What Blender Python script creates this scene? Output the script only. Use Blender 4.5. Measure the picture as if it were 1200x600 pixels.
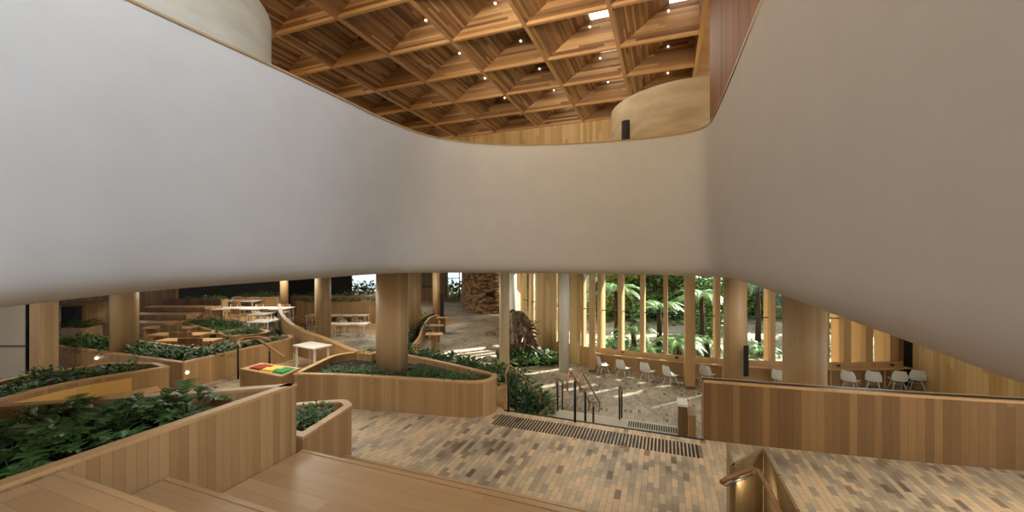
import bpy, math, random
from mathutils import Vector, noise
random.seed(7)
C = bpy.context.scene.collection
for o in list(bpy.data.objects): bpy.data.objects.remove(o)

# ------------------------------------------------------------------ camera, sky, sun, lights, exposure
F, EYE = 470.0, 3.4                       # focal length in pixels of a 1200 wide frame, eye height over the brick floor
ANG = math.atan2(180, F); CA, SA = math.cos(ANG), math.sin(ANG)
LOW = -1.7                                # lower floor level
ZT, ZB = 5.5, 3.1                         # top and bottom of the white balustrade
cam = bpy.data.cameras.new('camera'); camo = bpy.data.objects.new('camera', cam); C.objects.link(camo)
cam.sensor_width = 36; cam.lens = 36*F/1200; camo.location = (0, 0, EYE); camo.rotation_euler = (math.pi/2, 0, ANG)
cam.clip_start = .05; cam.clip_end = 400
S = bpy.context.scene; S.camera = camo
S.view_settings.view_transform = 'Standard'; S.view_settings.look = 'None'; S.view_settings.gamma = 1
S.view_settings.exposure = -0.55; S.view_settings.use_curve_mapping = False
w = bpy.data.worlds.new('sky'); S.world = w; w.use_nodes = True
bg = w.node_tree.nodes['Background']; bg.inputs[0].default_value = (.80, .90, 1, 1); bg.inputs[1].default_value = 2.3
def cb(cX, Y): return (CA*cX-SA*Y, SA*cX+CA*Y)           # camera plan -> building plan
def light(name, kind, loc, energy, col, size=None, aim=None, size_y=None, spread=180):
    l = bpy.data.lights.new(name, kind); l.energy = energy; l.color = col
    if kind == 'AREA':
        l.size = size; l.spread = math.radians(spread)
        if size_y: l.shape = 'RECTANGLE'; l.size_y = size_y
    o = bpy.data.objects.new(name, l); o.location = loc; C.objects.link(o)
    if aim: o.rotation_euler = (Vector(aim)-Vector(loc)).to_track_quat('-Z', 'Y').to_euler()
    return o
sun = light('sun', 'SUN', (20, 30, 30), 28.0, (1, .94, .84)); sun.data.angle = .012
sd = cb(1.0, .55); sun.rotation_euler = Vector((-sd[0], -sd[1], -math.tan(math.radians(36))*math.hypot(*sd))).to_track_quat('-Z', 'Y').to_euler()
WARM = (1, .93, .80)
light('skylight_fill', 'AREA', (2.2, -1.5, 9.9), 120, (.60, .78, 1), 4, (-4.4, 2.0, 5.0), None, 55)  # added area lamp standing in for cool skylight daylight on the left balustrade
light('coffer_fill', 'AREA', (-2, 3.5, 10.2), 165, (1, .90, .72), 6, (-2, 4.5, 0))  # added warm fill lamp, brightens the steps, brick floor and back balustrade
for (x, y, e) in ((-9, 8, 170), (-15, 9, 150), (-20, 16, 290), (-28, 14, 300), (-17, 24, 420), (-10, 17, 260), (-25, 30, 460), (-12, 34, 420), (-2, 14.5, 110), (4, 13, 120), (-38, 20, 200), (-1.5, 8.4, 80), (4.2, 5.5, 190), (8, 7, 120), (-7, 5, 60), (-14.5, 3.6, 80)):
    light('soffit_fill', 'AREA', (x, y, 3.0), e, WARM, 2.0, (x, y, 0))  # unseen area lamps added under the soffit to brighten the floors below
light('roof_fill', 'AREA', (-2.5, -4, 5.9), 300, (1, .92, .78), 3, (-3.5, 9, 10.8), None, 40)  # unseen fill lamp added behind the camera to brighten the coffer faces
light('upper_floor_light', 'AREA', (-1.5, 13, 9.6), 160, WARM, 4, (-1.5, 13.5, 0))

# ------------------------------------------------------------------ geometry helpers
def W(px, py, z):                                        # a pixel of the photo and a known height -> point in the building
    Y = F*(EYE-z)/(py-300.0); x, y = cb((px-600)/F*Y, Y); return (x, y, z)
def WY(px, Y, z=0): x, y = cb((px-600)/F*Y, Y); return (x, y, z)
def WZ(py, Y): return EYE-(py-300)*Y/F
class MB:
    def __init__(s): s.v = []; s.f = []; s.uv = []; s.sm = []
    def face(s, idx, uv=None, smooth=False): s.f.append(tuple(idx)); s.uv.append(uv); s.sm.append(smooth)
    def poly(s, pts, uv=None, smooth=False):
        n = len(s.v); s.v += [tuple(p) for p in pts]; s.face(range(n, n+len(pts)), uv, smooth)
    def box(s, c, d, rot=0, tilt=0):
        cx, cy, cz = c; hx, hy, hz = d[0]/2, d[1]/2, d[2]/2; n = len(s.v); co, si = math.cos(rot), math.sin(rot); ct, st = math.cos(tilt), math.sin(tilt)
        for (a, b, e) in ((-1,-1,-1),(1,-1,-1),(1,1,-1),(-1,1,-1),(-1,-1,1),(1,-1,1),(1,1,1),(-1,1,1)):
            x, y, z = a*hx, b*hy, e*hz; y, z = y*ct-z*st, y*st+z*ct
            s.v.append((cx+x*co-y*si, cy+x*si+y*co, cz+z))
        for q in ((0,3,2,1),(4,5,6,7),(0,1,5,4),(1,2,6,5),(2,3,7,6),(3,0,4,7)): s.face([n+i for i in q])
        return s
    def prism(s, pts, z0, z1):
        n = len(s.v); k = len(pts); area = sum(pts[i][0]*pts[(i+1) % k][1]-pts[(i+1) % k][0]*pts[i][1] for i in range(k))
        if area < 0: pts = pts[::-1]
        s.v += [(p[0], p[1], z0) for p in pts]+[(p[0], p[1], z1) for p in pts]
        s.face([n+i for i in reversed(range(k))]); s.face([n+k+i for i in range(k)])
        L = 0
        for i in range(k):
            j = (i+1) % k; d = math.dist(pts[i][:2], pts[j][:2])
            s.face((n+i, n+j, n+k+j, n+k+i), ((L, z0), (L+d, z0), (L+d, z1), (L, z1))); L += d
        return s
    def tube(s, path, r, seg=8, closed=False, cap=True):
        P = [Vector(p) for p in path]; n = len(P); base = len(s.v); L = 0
        rs = r if isinstance(r, (list, tuple)) else [r]*n; Ls = []
        up = Vector((0, 0, 1)); prev = None
        for i in range(n):
            t = (P[(i+1) % n] if (closed or i < n-1) else P[i])-(P[i-1] if (closed or i > 0) else P[i])
            if t.length < 1e-9: t = Vector((0, 0, 1))
            t.normalize()
            a = prev if prev is not None else (Vector((1, 0, 0)) if abs(t.z) > .9 else up)
            a = a-t*a.dot(t)
            if a.length < 1e-4: a = Vector((1, 0, 0))-t*t.x
            a.normalize(); b = t.cross(a); prev = a
            if i: L += (P[i]-P[i-1]).length
            Ls.append(L)
            for q in range(seg):
                th = 2*math.pi*q/seg; s.v.append(tuple(P[i]+(a*math.cos(th)+b*math.sin(th))*rs[i]))
        for i in range(n if closed else n-1):
            j = (i+1) % n; l1 = Ls[j] if j else Ls[i]+.1
            for q in range(seg):
                q2 = (q+1) % seg; c = 2*math.pi*rs[i]/seg
                s.face((base+i*seg+q, base+i*seg+q2, base+j*seg+q2, base+j*seg+q), ((q*c, Ls[i]), ((q+1)*c, Ls[i]), ((q+1)*c, l1), (q*c, l1)), True)
        if cap and not closed:
            s.face([base+q for q in reversed(range(seg))]); s.face([base+(n-1)*seg+q for q in range(seg)])
        return s
    def cyl(s, x, y, z0, z1, r, seg=32): return s.tube([(x, y, z0), (x, y, z1)], r, seg)
    def grid(s, rows, smooth=True, closed=False, uvf=None):
        n = len(s.v); k = len(rows[0])
        for r in rows: s.v += [tuple(p) for p in r]
        for i in range(len(rows)-1):
            for j in range(k if closed else k-1):
                j2 = (j+1) % k; q = (n+i*k+j, n+i*k+j2, n+(i+1)*k+j2, n+(i+1)*k+j)
                s.face(q, [uvf(i+a, j+b) for (a, b) in ((0,0),(0,1),(1,1),(1,0))] if uvf else None, smooth)
        return s
    def build(s, name, mat, parent=None, grain=None, bevel=0, uvmode=None):
        me = bpy.data.meshes.new(name); me.from_pydata(s.v, [], s.f); me.update()
        ul = me.uv_layers.new(name='UVMap').data; g = grain or (1, 0)
        for p, uv, sm in zip(me.polygons, s.uv, s.sm):
            p.use_smooth = sm; nrm = p.normal
            for k, li in enumerate(p.loop_indices):
                co = s.v[me.loops[li].vertex_index]
                if uvmode: ul[li].uv = uvmode(co)
                elif uv: ul[li].uv = uv[k]
                elif abs(nrm.z) < .7:
                    l = math.hypot(nrm.x, nrm.y) or 1; ul[li].uv = ((-nrm.y*co[0]+nrm.x*co[1])/l, co[2])
                else: ul[li].uv = (-g[1]*co[0]+g[0]*co[1], g[0]*co[0]+g[1]*co[1])
        o = bpy.data.objects.new(name, me); C.objects.link(o); me.materials.append(mat)
        if parent: o.parent = parent; o.matrix_parent_inverse.identity(); o.location = -Vector(parent.location) if parent.type == 'EMPTY' and parent.get('_abs') else (0, 0, 0)
        if bevel:
            m = o.modifiers.new('bevel', 'BEVEL'); m.width = bevel; m.segments = 2; m.limit_method = 'ANGLE'
        return o
def tag(o, label=None, cat=None, group=None, kind=None):
    if label: o['label'] = label
    if cat: o['category'] = cat
    if group: o['group'] = group
    if kind: o['kind'] = kind
    return o
def thing(name, label, cat, loc=(0, 0, 0), rz=0, group=None, abs_=False):    # abs_: parts are given in building coordinates
    o = bpy.data.objects.new(name, None); C.objects.link(o); o.location = loc; o.rotation_euler = (0, 0, rz); o.empty_display_size = .2
    if abs_: o['_abs'] = 1
    return tag(o, label, cat, group)
def dup(root, loc, rz=0, label=None, group=None, scale=1):
    r = root.copy(); C.objects.link(r); r.location = loc; r.rotation_euler = (0, 0, rz); r.scale = (scale,)*3
    if label: r['label'] = label
    if group: r['group'] = group
    for ch in list(root.children):
        c = ch.copy(); C.objects.link(c); c.parent = r
        for gch in list(ch.children):
            d = gch.copy(); C.objects.link(d); d.parent = c
    return r
def smooth_path(pts, n=6, closed=False):                 # Catmull-Rom through the points
    out = []; k = len(pts)
    for i in range(k if closed else k-1):
        g = lambda j: Vector(pts[j % k]) if closed else Vector(pts[max(0, min(k-1, j))])
        p0, p1, p2, p3 = g(i-1), g(i), g(i+1), g(i+2)
        for q in range(n):
            t = q/n; out.append(tuple(.5*((2*p1)+(p2-p0)*t+(2*p0-5*p1+4*p2-p3)*t*t+(3*p1-p0-3*p2+p3)*t**3)))
    if not closed: out.append(tuple(pts[-1]))
    return out
def round_poly(pts, rads, seg=6):                        # polygon with rounded corners
    out = []; k = len(pts)
    for i in range(k):
        p = Vector(pts[i][:2]); a = Vector(pts[i-1][:2])-p; b = Vector(pts[(i+1) % k][:2])-p; r = rads[i] if isinstance(rads, (list, tuple)) else rads
        if r <= 0: out.append(tuple(p)); continue
        r = min(r, a.length*.48, b.length*.48); a.normalize(); b.normalize()
        for q in range(seg+1):
            t = q/seg; out.append(tuple((1-t)**2*(p+a*r)+2*t*(1-t)*p+t*t*(p+b*r)))
    return out
def inset(pts, d, closed=True):                          # positive = to the left of the walking direction
    out = []; k = len(pts)
    for i in range(k):
        p = Vector(pts[i][:2]); a = p-Vector(pts[i-1][:2]) if (closed or i) else None; b = Vector(pts[(i+1) % k][:2])-p if (closed or i < k-1) else None
        a = a or b; b = b or a; a = a.normalized(); b = b.normalized(); n1 = Vector((-a.y, a.x)); n2 = Vector((-b.y, b.x)); m = n1+n2
        if m.length < 1e-5: m = n1
        m.normalize(); out.append(tuple(p+m*min(d/max(.35, m.dot(n1)), 2.5*abs(d)) if d > 0 else p+m*max(d/max(.35, m.dot(n1)), -2.5*abs(d))))
    return out
def ccw(pts):
    k = len(pts); return pts if sum(pts[i][0]*pts[(i+1) % k][1]-pts[(i+1) % k][0]*pts[i][1] for i in range(k)) > 0 else pts[::-1]
def ring(mb, outer, inner, z0, z1):                      # closed wall with thickness
    k = len(outer); n = len(mb.v); L = [0]
    for i in range(k): L.append(L[-1]+math.dist(outer[i], outer[(i+1) % k]))
    for z in (z0, z1):
        mb.v += [(p[0], p[1], z) for p in outer]; mb.v += [(p[0], p[1], z) for p in inner]
    for i in range(k):
        j = (i+1) % k; a, b = L[i], L[i+1]
        mb.face((n+i, n+j, n+2*k+j, n+2*k+i), ((a, z0), (b, z0), (b, z1), (a, z1)))
        mb.face((n+k+j, n+k+i, n+3*k+i, n+3*k+j), ((b, z0), (a, z0), (a, z1), (b, z1)))
        mb.face((n+2*k+i, n+2*k+j, n+3*k+j, n+3*k+i), ((0, a), (0, b), (.09, b), (.09, a)))
        mb.face((n+j, n+i, n+k+i, n+k+j))
    return mb
def strip(mb, path, th, z0, z1):                         # open wall along a path; z0 / z1 numbers or lists; th to the left
    k = len(path); inn = inset(path, th, False); n = len(mb.v); L = [0]
    g = lambda z, i: z[i] if isinstance(z, (list, tuple)) else z
    for i in range(k-1): L.append(L[-1]+math.dist(path[i][:2], path[i+1][:2]))
    for i in range(k):
        for p, z in ((path[i], z0), (inn[i], z0), (inn[i], z1), (path[i], z1)): mb.v.append((p[0], p[1], g(z, i)))
    for i in range(k-1):
        b = n+4*i; u0, u1 = L[i], L[i+1]
        mb.face((b, b+4, b+7, b+3), ((u0, g(z0,i)), (u1, g(z0,i+1)), (u1, g(z1,i+1)), (u0, g(z1,i))))
        mb.face((b+5, b+1, b+2, b+6), ((u1, g(z0,i+1)), (u0, g(z0,i)), (u0, g(z1,i)), (u1, g(z1,i+1))))
        mb.face((b+3, b+7, b+6, b+2), ((0, u0), (0, u1), (.09, u1), (.09, u0)))
        mb.face((b+1, b+5, b+4, b))
    b = n+4*(k-1); mb.face((n+3, n+2, n+1, n)); mb.face((b, b+1, b+2, b+3))
    return mb

# ------------------------------------------------------------------ materials
def srgb(r, g, b): return tuple(((c/255)/12.92 if c/255 <= .04045 else ((c/255+.055)/1.055)**2.4) for c in (r, g, b))+(1,)
def newmat(name, col=(.5, .5, .5, 1), rough=.6, metal=0, spec=.4):
    m = bpy.data.materials.new(name); m.use_nodes = True; b = m.node_tree.nodes['Principled BSDF']
    b.inputs['Base Color'].default_value = col; b.inputs['Roughness'].default_value = rough; b.inputs['Metallic'].default_value = metal; b.inputs['Specular IOR Level'].default_value = spec
    return m
class N:
    def __init__(s, m): s.t = m.node_tree; s.b = s.t.nodes['Principled BSDF']
    def n(s, kind, **kw):
        o = s.t.nodes.new(kind)
        for k, v in kw.items(): setattr(o, k, v)
        return o
    def l(s, a, b): s.t.links.new(a, b)
    def math(s, op, a, b=None):
        o = s.n('ShaderNodeMath', operation=op)
        for i, v in enumerate((a, b)):
            if v is None: continue
            if isinstance(v, (int, float)): o.inputs[i].default_value = v
            else: s.l(v, o.inputs[i])
        return o.outputs[0]
    def ramp(s, fac, stops):
        o = s.n('ShaderNodeValToRGB'); e = o.color_ramp.elements
        while len(e) > 1: e.remove(e[-1])
        e[0].position = stops[0][0]; e[0].color = stops[0][1]
        for p, c in stops[1:]: q = e.new(p); q.color = c
        s.l(fac, o.inputs[0]); return o.outputs[0]
    def xyz(s, a, b, c=0):
        o = s.n('ShaderNodeCombineXYZ')
        for i, v in enumerate((a, b, c)):
            if isinstance(v, (int, float)): o.inputs[i].default_value = v
            else: s.l(v, o.inputs[i])
        return o.outputs[0]
    def noise(s, vec, scale, detail=3):
        o = s.n('ShaderNodeTexNoise'); o.inputs['Scale'].default_value = scale; o.inputs['Detail'].default_value = detail; s.l(vec, o.inputs['Vector']); return o.outputs[0]
    def white(s, vec):
        o = s.n('ShaderNodeTexWhiteNoise', noise_dimensions='3D'); s.l(vec, o.inputs[0]); return o.outputs[0]
    def mix(s, f, a, b, mode='MIX'):
        o = s.n('ShaderNodeMix', data_type='RGBA', blend_type=mode)
        for i, v in ((0, f), (6, a), (7, b)):
            if isinstance(v, (int, float, tuple)): o.inputs[i].default_value = v
            else: s.l(v, o.inputs[i])
        return o.outputs[2]
    def bump(s, h, strength, dist=.01):
        o = s.n('ShaderNodeBump'); o.inputs['Strength'].default_value = strength; o.inputs['Distance'].default_value = dist
        s.l(h, o.inputs['Height']); s.l(o.outputs[0], s.b.inputs['Normal'])
def wood(name, dark, mid, lite, width=.09, length=2.4, gap=.025, rough=.45, gapdark=.45, grain=.35):
    m = newmat(name, mid, rough); k = N(m)
    uv = k.n('ShaderNodeTexCoord').outputs['UV']; sp = k.n('ShaderNodeSeparateXYZ'); k.l(uv, sp.inputs[0]); u, v = sp.outputs[0], sp.outputs[1]
    b = k.math('DIVIDE', u, width); bi = k.math('FLOOR', b); r1 = k.white(k.xyz(bi, 3.3))
    vj = k.math('ADD', k.math('DIVIDE', v, length), k.math('MULTIPLY', r1, 7.0)); vi = k.math('FLOOR', vj); r2 = k.white(k.xyz(bi, vi, 5.1))
    gn = k.noise(k.xyz(k.math('MULTIPLY', u, 60), k.math('MULTIPLY', v, 2.2), k.math('MULTIPLY', r2, 40)), 1.0, 4)
    fac = k.math('ADD', k.math('MULTIPLY', r2, 1-grain), k.math('MULTIPLY', gn, grain*1.1))
    col = k.ramp(fac, ((.05, dark), (.5, mid), (.95, lite)))
    fr = k.math('FRACT', b); e = k.math('MINIMUM', fr, k.math('SUBTRACT', 1.0, fr)); g = k.math('LESS_THAN', e, gap)
    col = k.mix(k.math('MULTIPLY', g, gapdark), col, tuple(c*.25 for c in dark[:3])+(1,))
    k.l(col, k.b.inputs['Base Color']); k.bump(k.math('SUBTRACT', 1.0, g), .3, .004)
    return m
M = {}
M['boards'] = wood('oak_boards', srgb(150,116,76), srgb(166,132,90), srgb(180,148,104), .085, 12.0)
M['boards_red'] = wood('blackbutt_boards', srgb(100,74,46), srgb(122,92,58), srgb(148,114,74), .12, 14.0)
M['boards_pale'] = wood('pale_boards', srgb(176,142,92), srgb(200,168,116), srgb(216,188,138), .16, 5.0)
M['deck'] = wood('oak_tread', srgb(158,126,88), srgb(174,142,104), srgb(186,156,118), .19, 1.7, gap=.012, rough=.4, grain=.5)
M['coping'] = wood('oak_coping', srgb(170,132,88), srgb(188,150,104), srgb(200,164,118), .3, 1.6, gap=.0, grain=.6)
M['column'] = wood('oak_column', srgb(162,132,94), srgb(176,146,106), srgb(188,158,120), .11, 14.0, gap=.012)
M['wall_wood'] = wood('rich_timber_wall', srgb(112,68,34), srgb(138,88,48), srgb(156,104,60), .2, 8.0, gap=.012, rough=.6)
M['coffer'] = wood('roof_timber', srgb(86,56,32), srgb(146,106,66), srgb(190,150,102), .07, 3.4, gap=.03, grain=.3)
M['beam'] = wood('roof_beam', srgb(164,122,76), srgb(184,142,94), srgb(202,162,114), .4, 3.0, gap=0, grain=.6)
M['timber'] = wood('facade_timber', srgb(176,140,96), srgb(194,158,112), srgb(206,174,128), .2, 14.0, gap=0, grain=.6)
M['parquet'] = wood('timber_floor', srgb(140,104,68), srgb(166,130,90), srgb(184,150,110), .12, 1.2)
M['rail'] = newmat('timber_handrail', srgb(146,106,70), .4)
M['cream'] = newmat('cream_paint', srgb(214,196,160), .5)
M['black'] = newmat('black_metal', srgb(30,30,32), .45, .3)
M['steel'] = newmat('brushed_steel', srgb(190,190,186), .3, .9)
M['white'] = newmat('white_laminate', srgb(226,222,212), .4)
M['shell'] = newmat('white_shell', srgb(222,226,222), .4)
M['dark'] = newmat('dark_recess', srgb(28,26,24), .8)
M['slate'] = newmat('dark_grey_lining', srgb(62,64,56), .7)
M['rubber'] = newmat('tactile_rubber', srgb(36,32,30), .6)
M['stone'] = newmat('pale_stone', srgb(200,190,172), .6)
M['yellow'] = newmat('yellow_upholstery', srgb(224,182,104), .8)
M['red'] = newmat('red_cloth', srgb(150,36,30), .8); M['gold'] = newmat('yellow_cloth', srgb(226,190,80), .8); M['green'] = newmat('green_cloth', srgb(40,140,70), .8)
M['soil'] = newmat('soil', srgb(34,28,22), .95)
M['lamp'] = newmat('lamp_glow'); M['lamp'].node_tree.nodes['Principled BSDF'].inputs['Emission Color'].default_value = (1, .93, .82, 1); M['lamp'].node_tree.nodes['Principled BSDF'].inputs['Emission Strength'].default_value = 9
M['roof_glow'] = newmat('warm_roof_glow'); M['roof_glow'].node_tree.nodes['Principled BSDF'].inputs['Emission Color'].default_value = (1, .93, .80, 1); M['roof_glow'].node_tree.nodes['Principled BSDF'].inputs['Emission Strength'].default_value = 3.5  # glow of the roof spots and of the panels replacing skylight slits
M['bark'] = newmat('bark', srgb(92,76,60), .9); M['trunk'] = newmat('fern_trunk', srgb(60,46,36), .95)
def noisy(name, c1, c2, scale, rough=.7, stretch=(1, 1, 1), bump=0, detail=5):
    m = newmat(name, c1, rough); k = N(m); mp = k.n('ShaderNodeMapping'); mp.inputs['Scale'].default_value = stretch
    k.l(k.n('ShaderNodeTexCoord').outputs['Object'], mp.inputs[0]); n = k.noise(mp.outputs[0], scale, detail)
    k.l(k.ramp(n, ((.3, c1), (.7, c2))), k.b.inputs['Base Color'])
    if bump: k.bump(n, bump, .03)
    return m
M['plaster'] = noisy('white_plaster', srgb(178,178,176), srgb(182,182,180), 3, .75)
M['travertine'] = noisy('pale_green_stone', srgb(184,192,190), srgb(206,212,208), 2.2, .6, (.5, .5, 2.2), .1)
M['sandstone'] = noisy('warm_stone', srgb(158,138,104), srgb(184,162,126), 2.2, .6, (.5, .5, 2.2), .1)
M['bronze'] = noisy('bronze_panel', srgb(148,126,92), srgb(158,136,100), 3, .45); M['bronze'].node_tree.nodes['Principled BSDF'].inputs['Metallic'].default_value = .3
M['ground'] = noisy('forest_floor', srgb(52,72,32), srgb(100,112,62), 1.5, .95)
M['road'] = noisy('concrete_road', srgb(176,176,170), srgb(200,200,194), 1.2, .9)
M['rock'] = noisy('rock', srgb(96,88,78), srgb(150,140,124), 2.5, .9, bump=.5)
M['stump'] = noisy('weathered_root', srgb(58,44,34), srgb(170,148,124), 7, .9, (1, 1, .4), .6)
def leafmat(name, c1, c2, rough=.45):
    m = newmat(name, c1, rough); k = N(m); oi = k.n('ShaderNodeTexCoord'); n = k.noise(oi.outputs['Object'], 6, 2)
    k.l(k.ramp(n, ((.3, c1), (.7, c2))), k.b.inputs['Base Color']); k.b.inputs['Transmission Weight'].default_value = 0
    return m
M['leaf'] = leafmat('deep_green_leaf', srgb(40,72,32), srgb(84,118,60)); M['leaf2'] = leafmat('grey_green_leaf', srgb(92,112,82), srgb(146,158,124))
M['leaf3'] = leafmat('mid_green_leaf', srgb(40,74,30), srgb(92,122,56)); M['fern'] = leafmat('fern_frond', srgb(56,98,44), srgb(130,160,86))
M['canopy'] = leafmat('tree_leaf', srgb(60,98,54), srgb(136,168,104)); M['canopy2'] = leafmat('olive_tree_leaf', srgb(100,118,58), srgb(190,192,120))
def glassmat(name, tint=(.93, .97, .95, 1), refl=.5):
    m = bpy.data.materials.new(name); m.use_nodes = True; t = m.node_tree; t.nodes.remove(t.nodes['Principled BSDF']); out = t.nodes['Material Output']
    tr = t.nodes.new('ShaderNodeBsdfTransparent'); tr.inputs[0].default_value = tint; gl = t.nodes.new('ShaderNodeBsdfGlossy'); gl.inputs['Roughness'].default_value = .02
    fr = t.nodes.new('ShaderNodeFresnel'); fr.inputs[0].default_value = 1.45; mu = t.nodes.new('ShaderNodeMath'); mu.operation = 'MULTIPLY'; mu.inputs[1].default_value = refl
    mx = t.nodes.new('ShaderNodeMixShader'); t.links.new(fr.outputs[0], mu.inputs[0]); t.links.new(mu.outputs[0], mx.inputs[0]); t.links.new(tr.outputs[0], mx.inputs[1]); t.links.new(gl.outputs[0], mx.inputs[2]); t.links.new(mx.outputs[0], out.inputs[0])
    return m
M['glass'] = glassmat('window_glass'); M['glass_green'] = glassmat('green_glass', (.50, .62, .57, 1), .8)
def brickfloor(name, along_y=True, lx=.085, ly=.24, pal=None):
    m = newmat(name, (.4, .3, .2, 1), .55); k = N(m); sp = k.n('ShaderNodeSeparateXYZ'); tc = k.n('ShaderNodeTexCoord').outputs['Object']; k.l(tc, sp.inputs[0])
    a = k.math('DIVIDE', sp.outputs[0], lx); ai = k.math('FLOOR', a)
    b = k.math('ADD', k.math('DIVIDE', sp.outputs[1], ly), k.math('MULTIPLY', k.math('MODULO', ai, 2.0), .5)); bi = k.math('FLOOR', b)
    r = k.white(k.xyz(ai, bi, 1.7)); cl = k.noise(tc, .55, 2); fac = k.math('ADD', k.math('MULTIPLY', r, .55), k.math('MULTIPLY', k.math('SUBTRACT', cl, .5), 2.1)); fac = k.math('ADD', fac, .24)
    col = k.ramp(fac, pal or ((0, srgb(206,182,150)), (.34, srgb(196,168,134)), (.5, srgb(180,162,134)), (.68, srgb(160,146,126)), (.88, srgb(138,122,104)), (1, srgb(100,86,72))))
    r3 = k.white(k.xyz(ai, bi, 9.2)); dk = k.math('GREATER_THAN', r3, .965); col = k.mix(k.math('MULTIPLY', dk, .7), col, srgb(86,66,52))
    fa, fb = k.math('FRACT', a), k.math('FRACT', b); ea = k.math('MINIMUM', fa, k.math('SUBTRACT', 1.0, fa)); eb = k.math('MINIMUM', fb, k.math('SUBTRACT', 1.0, fb))
    g = k.math('MAXIMUM', k.math('LESS_THAN', ea, .045), k.math('LESS_THAN', eb, .018))
    col = k.mix(k.math('MULTIPLY', g, .5), col, srgb(96,80,62)); k.l(col, k.b.inputs['Base Color']); k.bump(k.math('SUBTRACT', 1.0, g), .25, .004)
    return m
M['brick'] = brickfloor('brick_paving')
M['brick2'] = brickfloor('brick_paving_lower', pal=((0, srgb(196,182,156)), (.4, srgb(178,166,144)), (.7, srgb(156,146,130)), (1, srgb(124,114,100))))
def brickwall():
    m = newmat('clinker_brick', (.3, .2, .1, 1), .8); k = N(m); sp = k.n('ShaderNodeSeparateXYZ'); uv = k.n('ShaderNodeTexCoord').outputs['UV']; k.l(uv, sp.inputs[0])
    a = k.math('DIVIDE', sp.outputs[1], .12); ai = k.math('FLOOR', a); b = k.math('ADD', k.math('DIVIDE', sp.outputs[0], .42), k.math('MULTIPLY', k.math('MODULO', ai, 2.0), .5)); bi = k.math('FLOOR', b)
    r = k.white(k.xyz(ai, bi)); k.l(k.ramp(r, ((0, srgb(60,42,30)), (.35, srgb(120,88,56)), (.7, srgb(160,122,82)), (1, srgb(184,146,100)))), k.b.inputs['Base Color']); return m
M['brickwall'] = brickwall()

def struct(o): o['kind'] = 'structure'; return o

# ------------------------------------------------------------------ the white balustrade ribbon, slab and upper floor
PAIRS = [((-4.12,-5),(-3.3,-5)),((-4.12,-1),(-3.35,-1)),((-4.12,.6),(-3.5,.8)),((-4.12,1.5),(-3.86,1.55)),((-4.10,2.3),(-4.22,2.3)),((-4.06,3.2),(-4.37,3.2)),((-4.04,4.2),(-4.45,4.3)),
 ((-4.04,4.9),(-4.56,5.1)),((-3.99,5.45),(-4.60,5.75)),((-3.9,5.9),(-4.45,6.22)),((-3.70,6.3),(-4.10,6.54)),((-3.27,6.76),(-3.52,6.78)),((-2.72,7.09),(-2.75,6.93)),((-1.95,7.35),(-1.93,7.04)),((-1.18,7.49),(-1.14,7.11)),((-.43,7.55),(-.42,7.13)),
 ((.14,7.51),(.13,7.06)),((.44,7.38),(.43,6.9)),((.6,7.2),(.6,6.68)),((.67,6.9),(.67,6.4)),((.70,6.3),(.71,5.9)),((.725,5.2),(.72,5.0)),((.735,4.2),(.715,4.1)),((.745,3.0),(.69,3.0)),((.755,1.8),(.665,1.8)),((.76,.5),(.64,.5)),((.76,-1),(.63,-1)),((.76,-5),(.63,-5))]
tp = [a for a, b in PAIRS]; bp = [b for a, b in PAIRS]
tps, bps = smooth_path(tp, 5), smooth_path(bp, 5)
outn = inset(tps, 1.0, False)                                  # left of the path = outwards?
def outdir(i):
    a, b = Vector(tps[max(0, i-1)]), Vector(tps[min(len(tps)-1, i+1)]); t = (b-a).normalized(); return Vector((-t.y, t.x))
prof = [(1.0, .0), (.92, -.015), (.8, -.03), (.6, -.045), (.4, -.04), (.2, -.02), (.09, 0), (.05, .02), (.02, .06), (.0, .13), (-.012, .3)]
rows = []
for t, off in prof:
    r = []
    for i in range(len(tps)):
        d = outdir(i); p = Vector(bps[i]).lerp(Vector(tps[i]), min(1, max(0, t)))+d*off; r.append((p.x, p.y, ZB+(ZT-ZB)*t))
    rows.append(r)
m = MB().grid(rows); rb = struct(m.build('wall_balustrade', M['plaster']))
lip = MB(); lip.grid([[(p[0]+outdir(i).x*o, p[1]+outdir(i).y*o, ZT+z) for i, p in enumerate(tps)] for o, z in ((-.012, -.012), (-.012, .012), (.10, .012))])
lip.build('trim_coping', M['bronze'], rb)
ctr = Vector((-1.7, 1.0)); outerp = [(14, -9), (14, 21.5), (4, 18.9), (-3, 18.9), (-7, 20.6), (-52, 20.6), (-52, -9)]
def ray_out(p):
    d = (Vector(p)-ctr).normalized(); best = 1e9
    for i in range(len(outerp)):
        a, b = Vector(outerp[i]), Vector(outerp[(i+1) % len(outerp)]); e = b-a; den = d.x*e.y-d.y*e.x
        if abs(den) < 1e-9: continue
        q = a-ctr; t = (q.x*e.y-q.y*e.x)/den; s_ = (q.x*d.y-q.y*d.x)/den
        if t > 0 and -1e-6 <= s_ <= 1.000001: best = min(best, t)
    return tuple(ctr+d*best)
slab_in = [Vector(bps[i])+outdir(i)*.28 for i in range(len(bps))]
rb_ = [(p.x, p.y) for p in slab_in]; ro = [ray_out(p) for p in rb_]
sm_ = MB()
sm_.grid([[(p[0], p[1], ZB+.0) for p in rb_], [(p[0], p[1], ZB) for p in ro]], smooth=False)
sm_.grid([[(p[0], p[1], 4.3) for p in ro], [(p[0], p[1], 4.3) for p in rb_]], smooth=False)
sm_.grid([[(p[0], p[1], ZB) for p in ro], [(p[0], p[1], 4.3) for p in ro]], smooth=False)
sm_.box((-29.5, 36, ZB+.1), (45, 31, .2))
struct(sm_.build('ceiling_soffit', M['plaster']))

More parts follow.
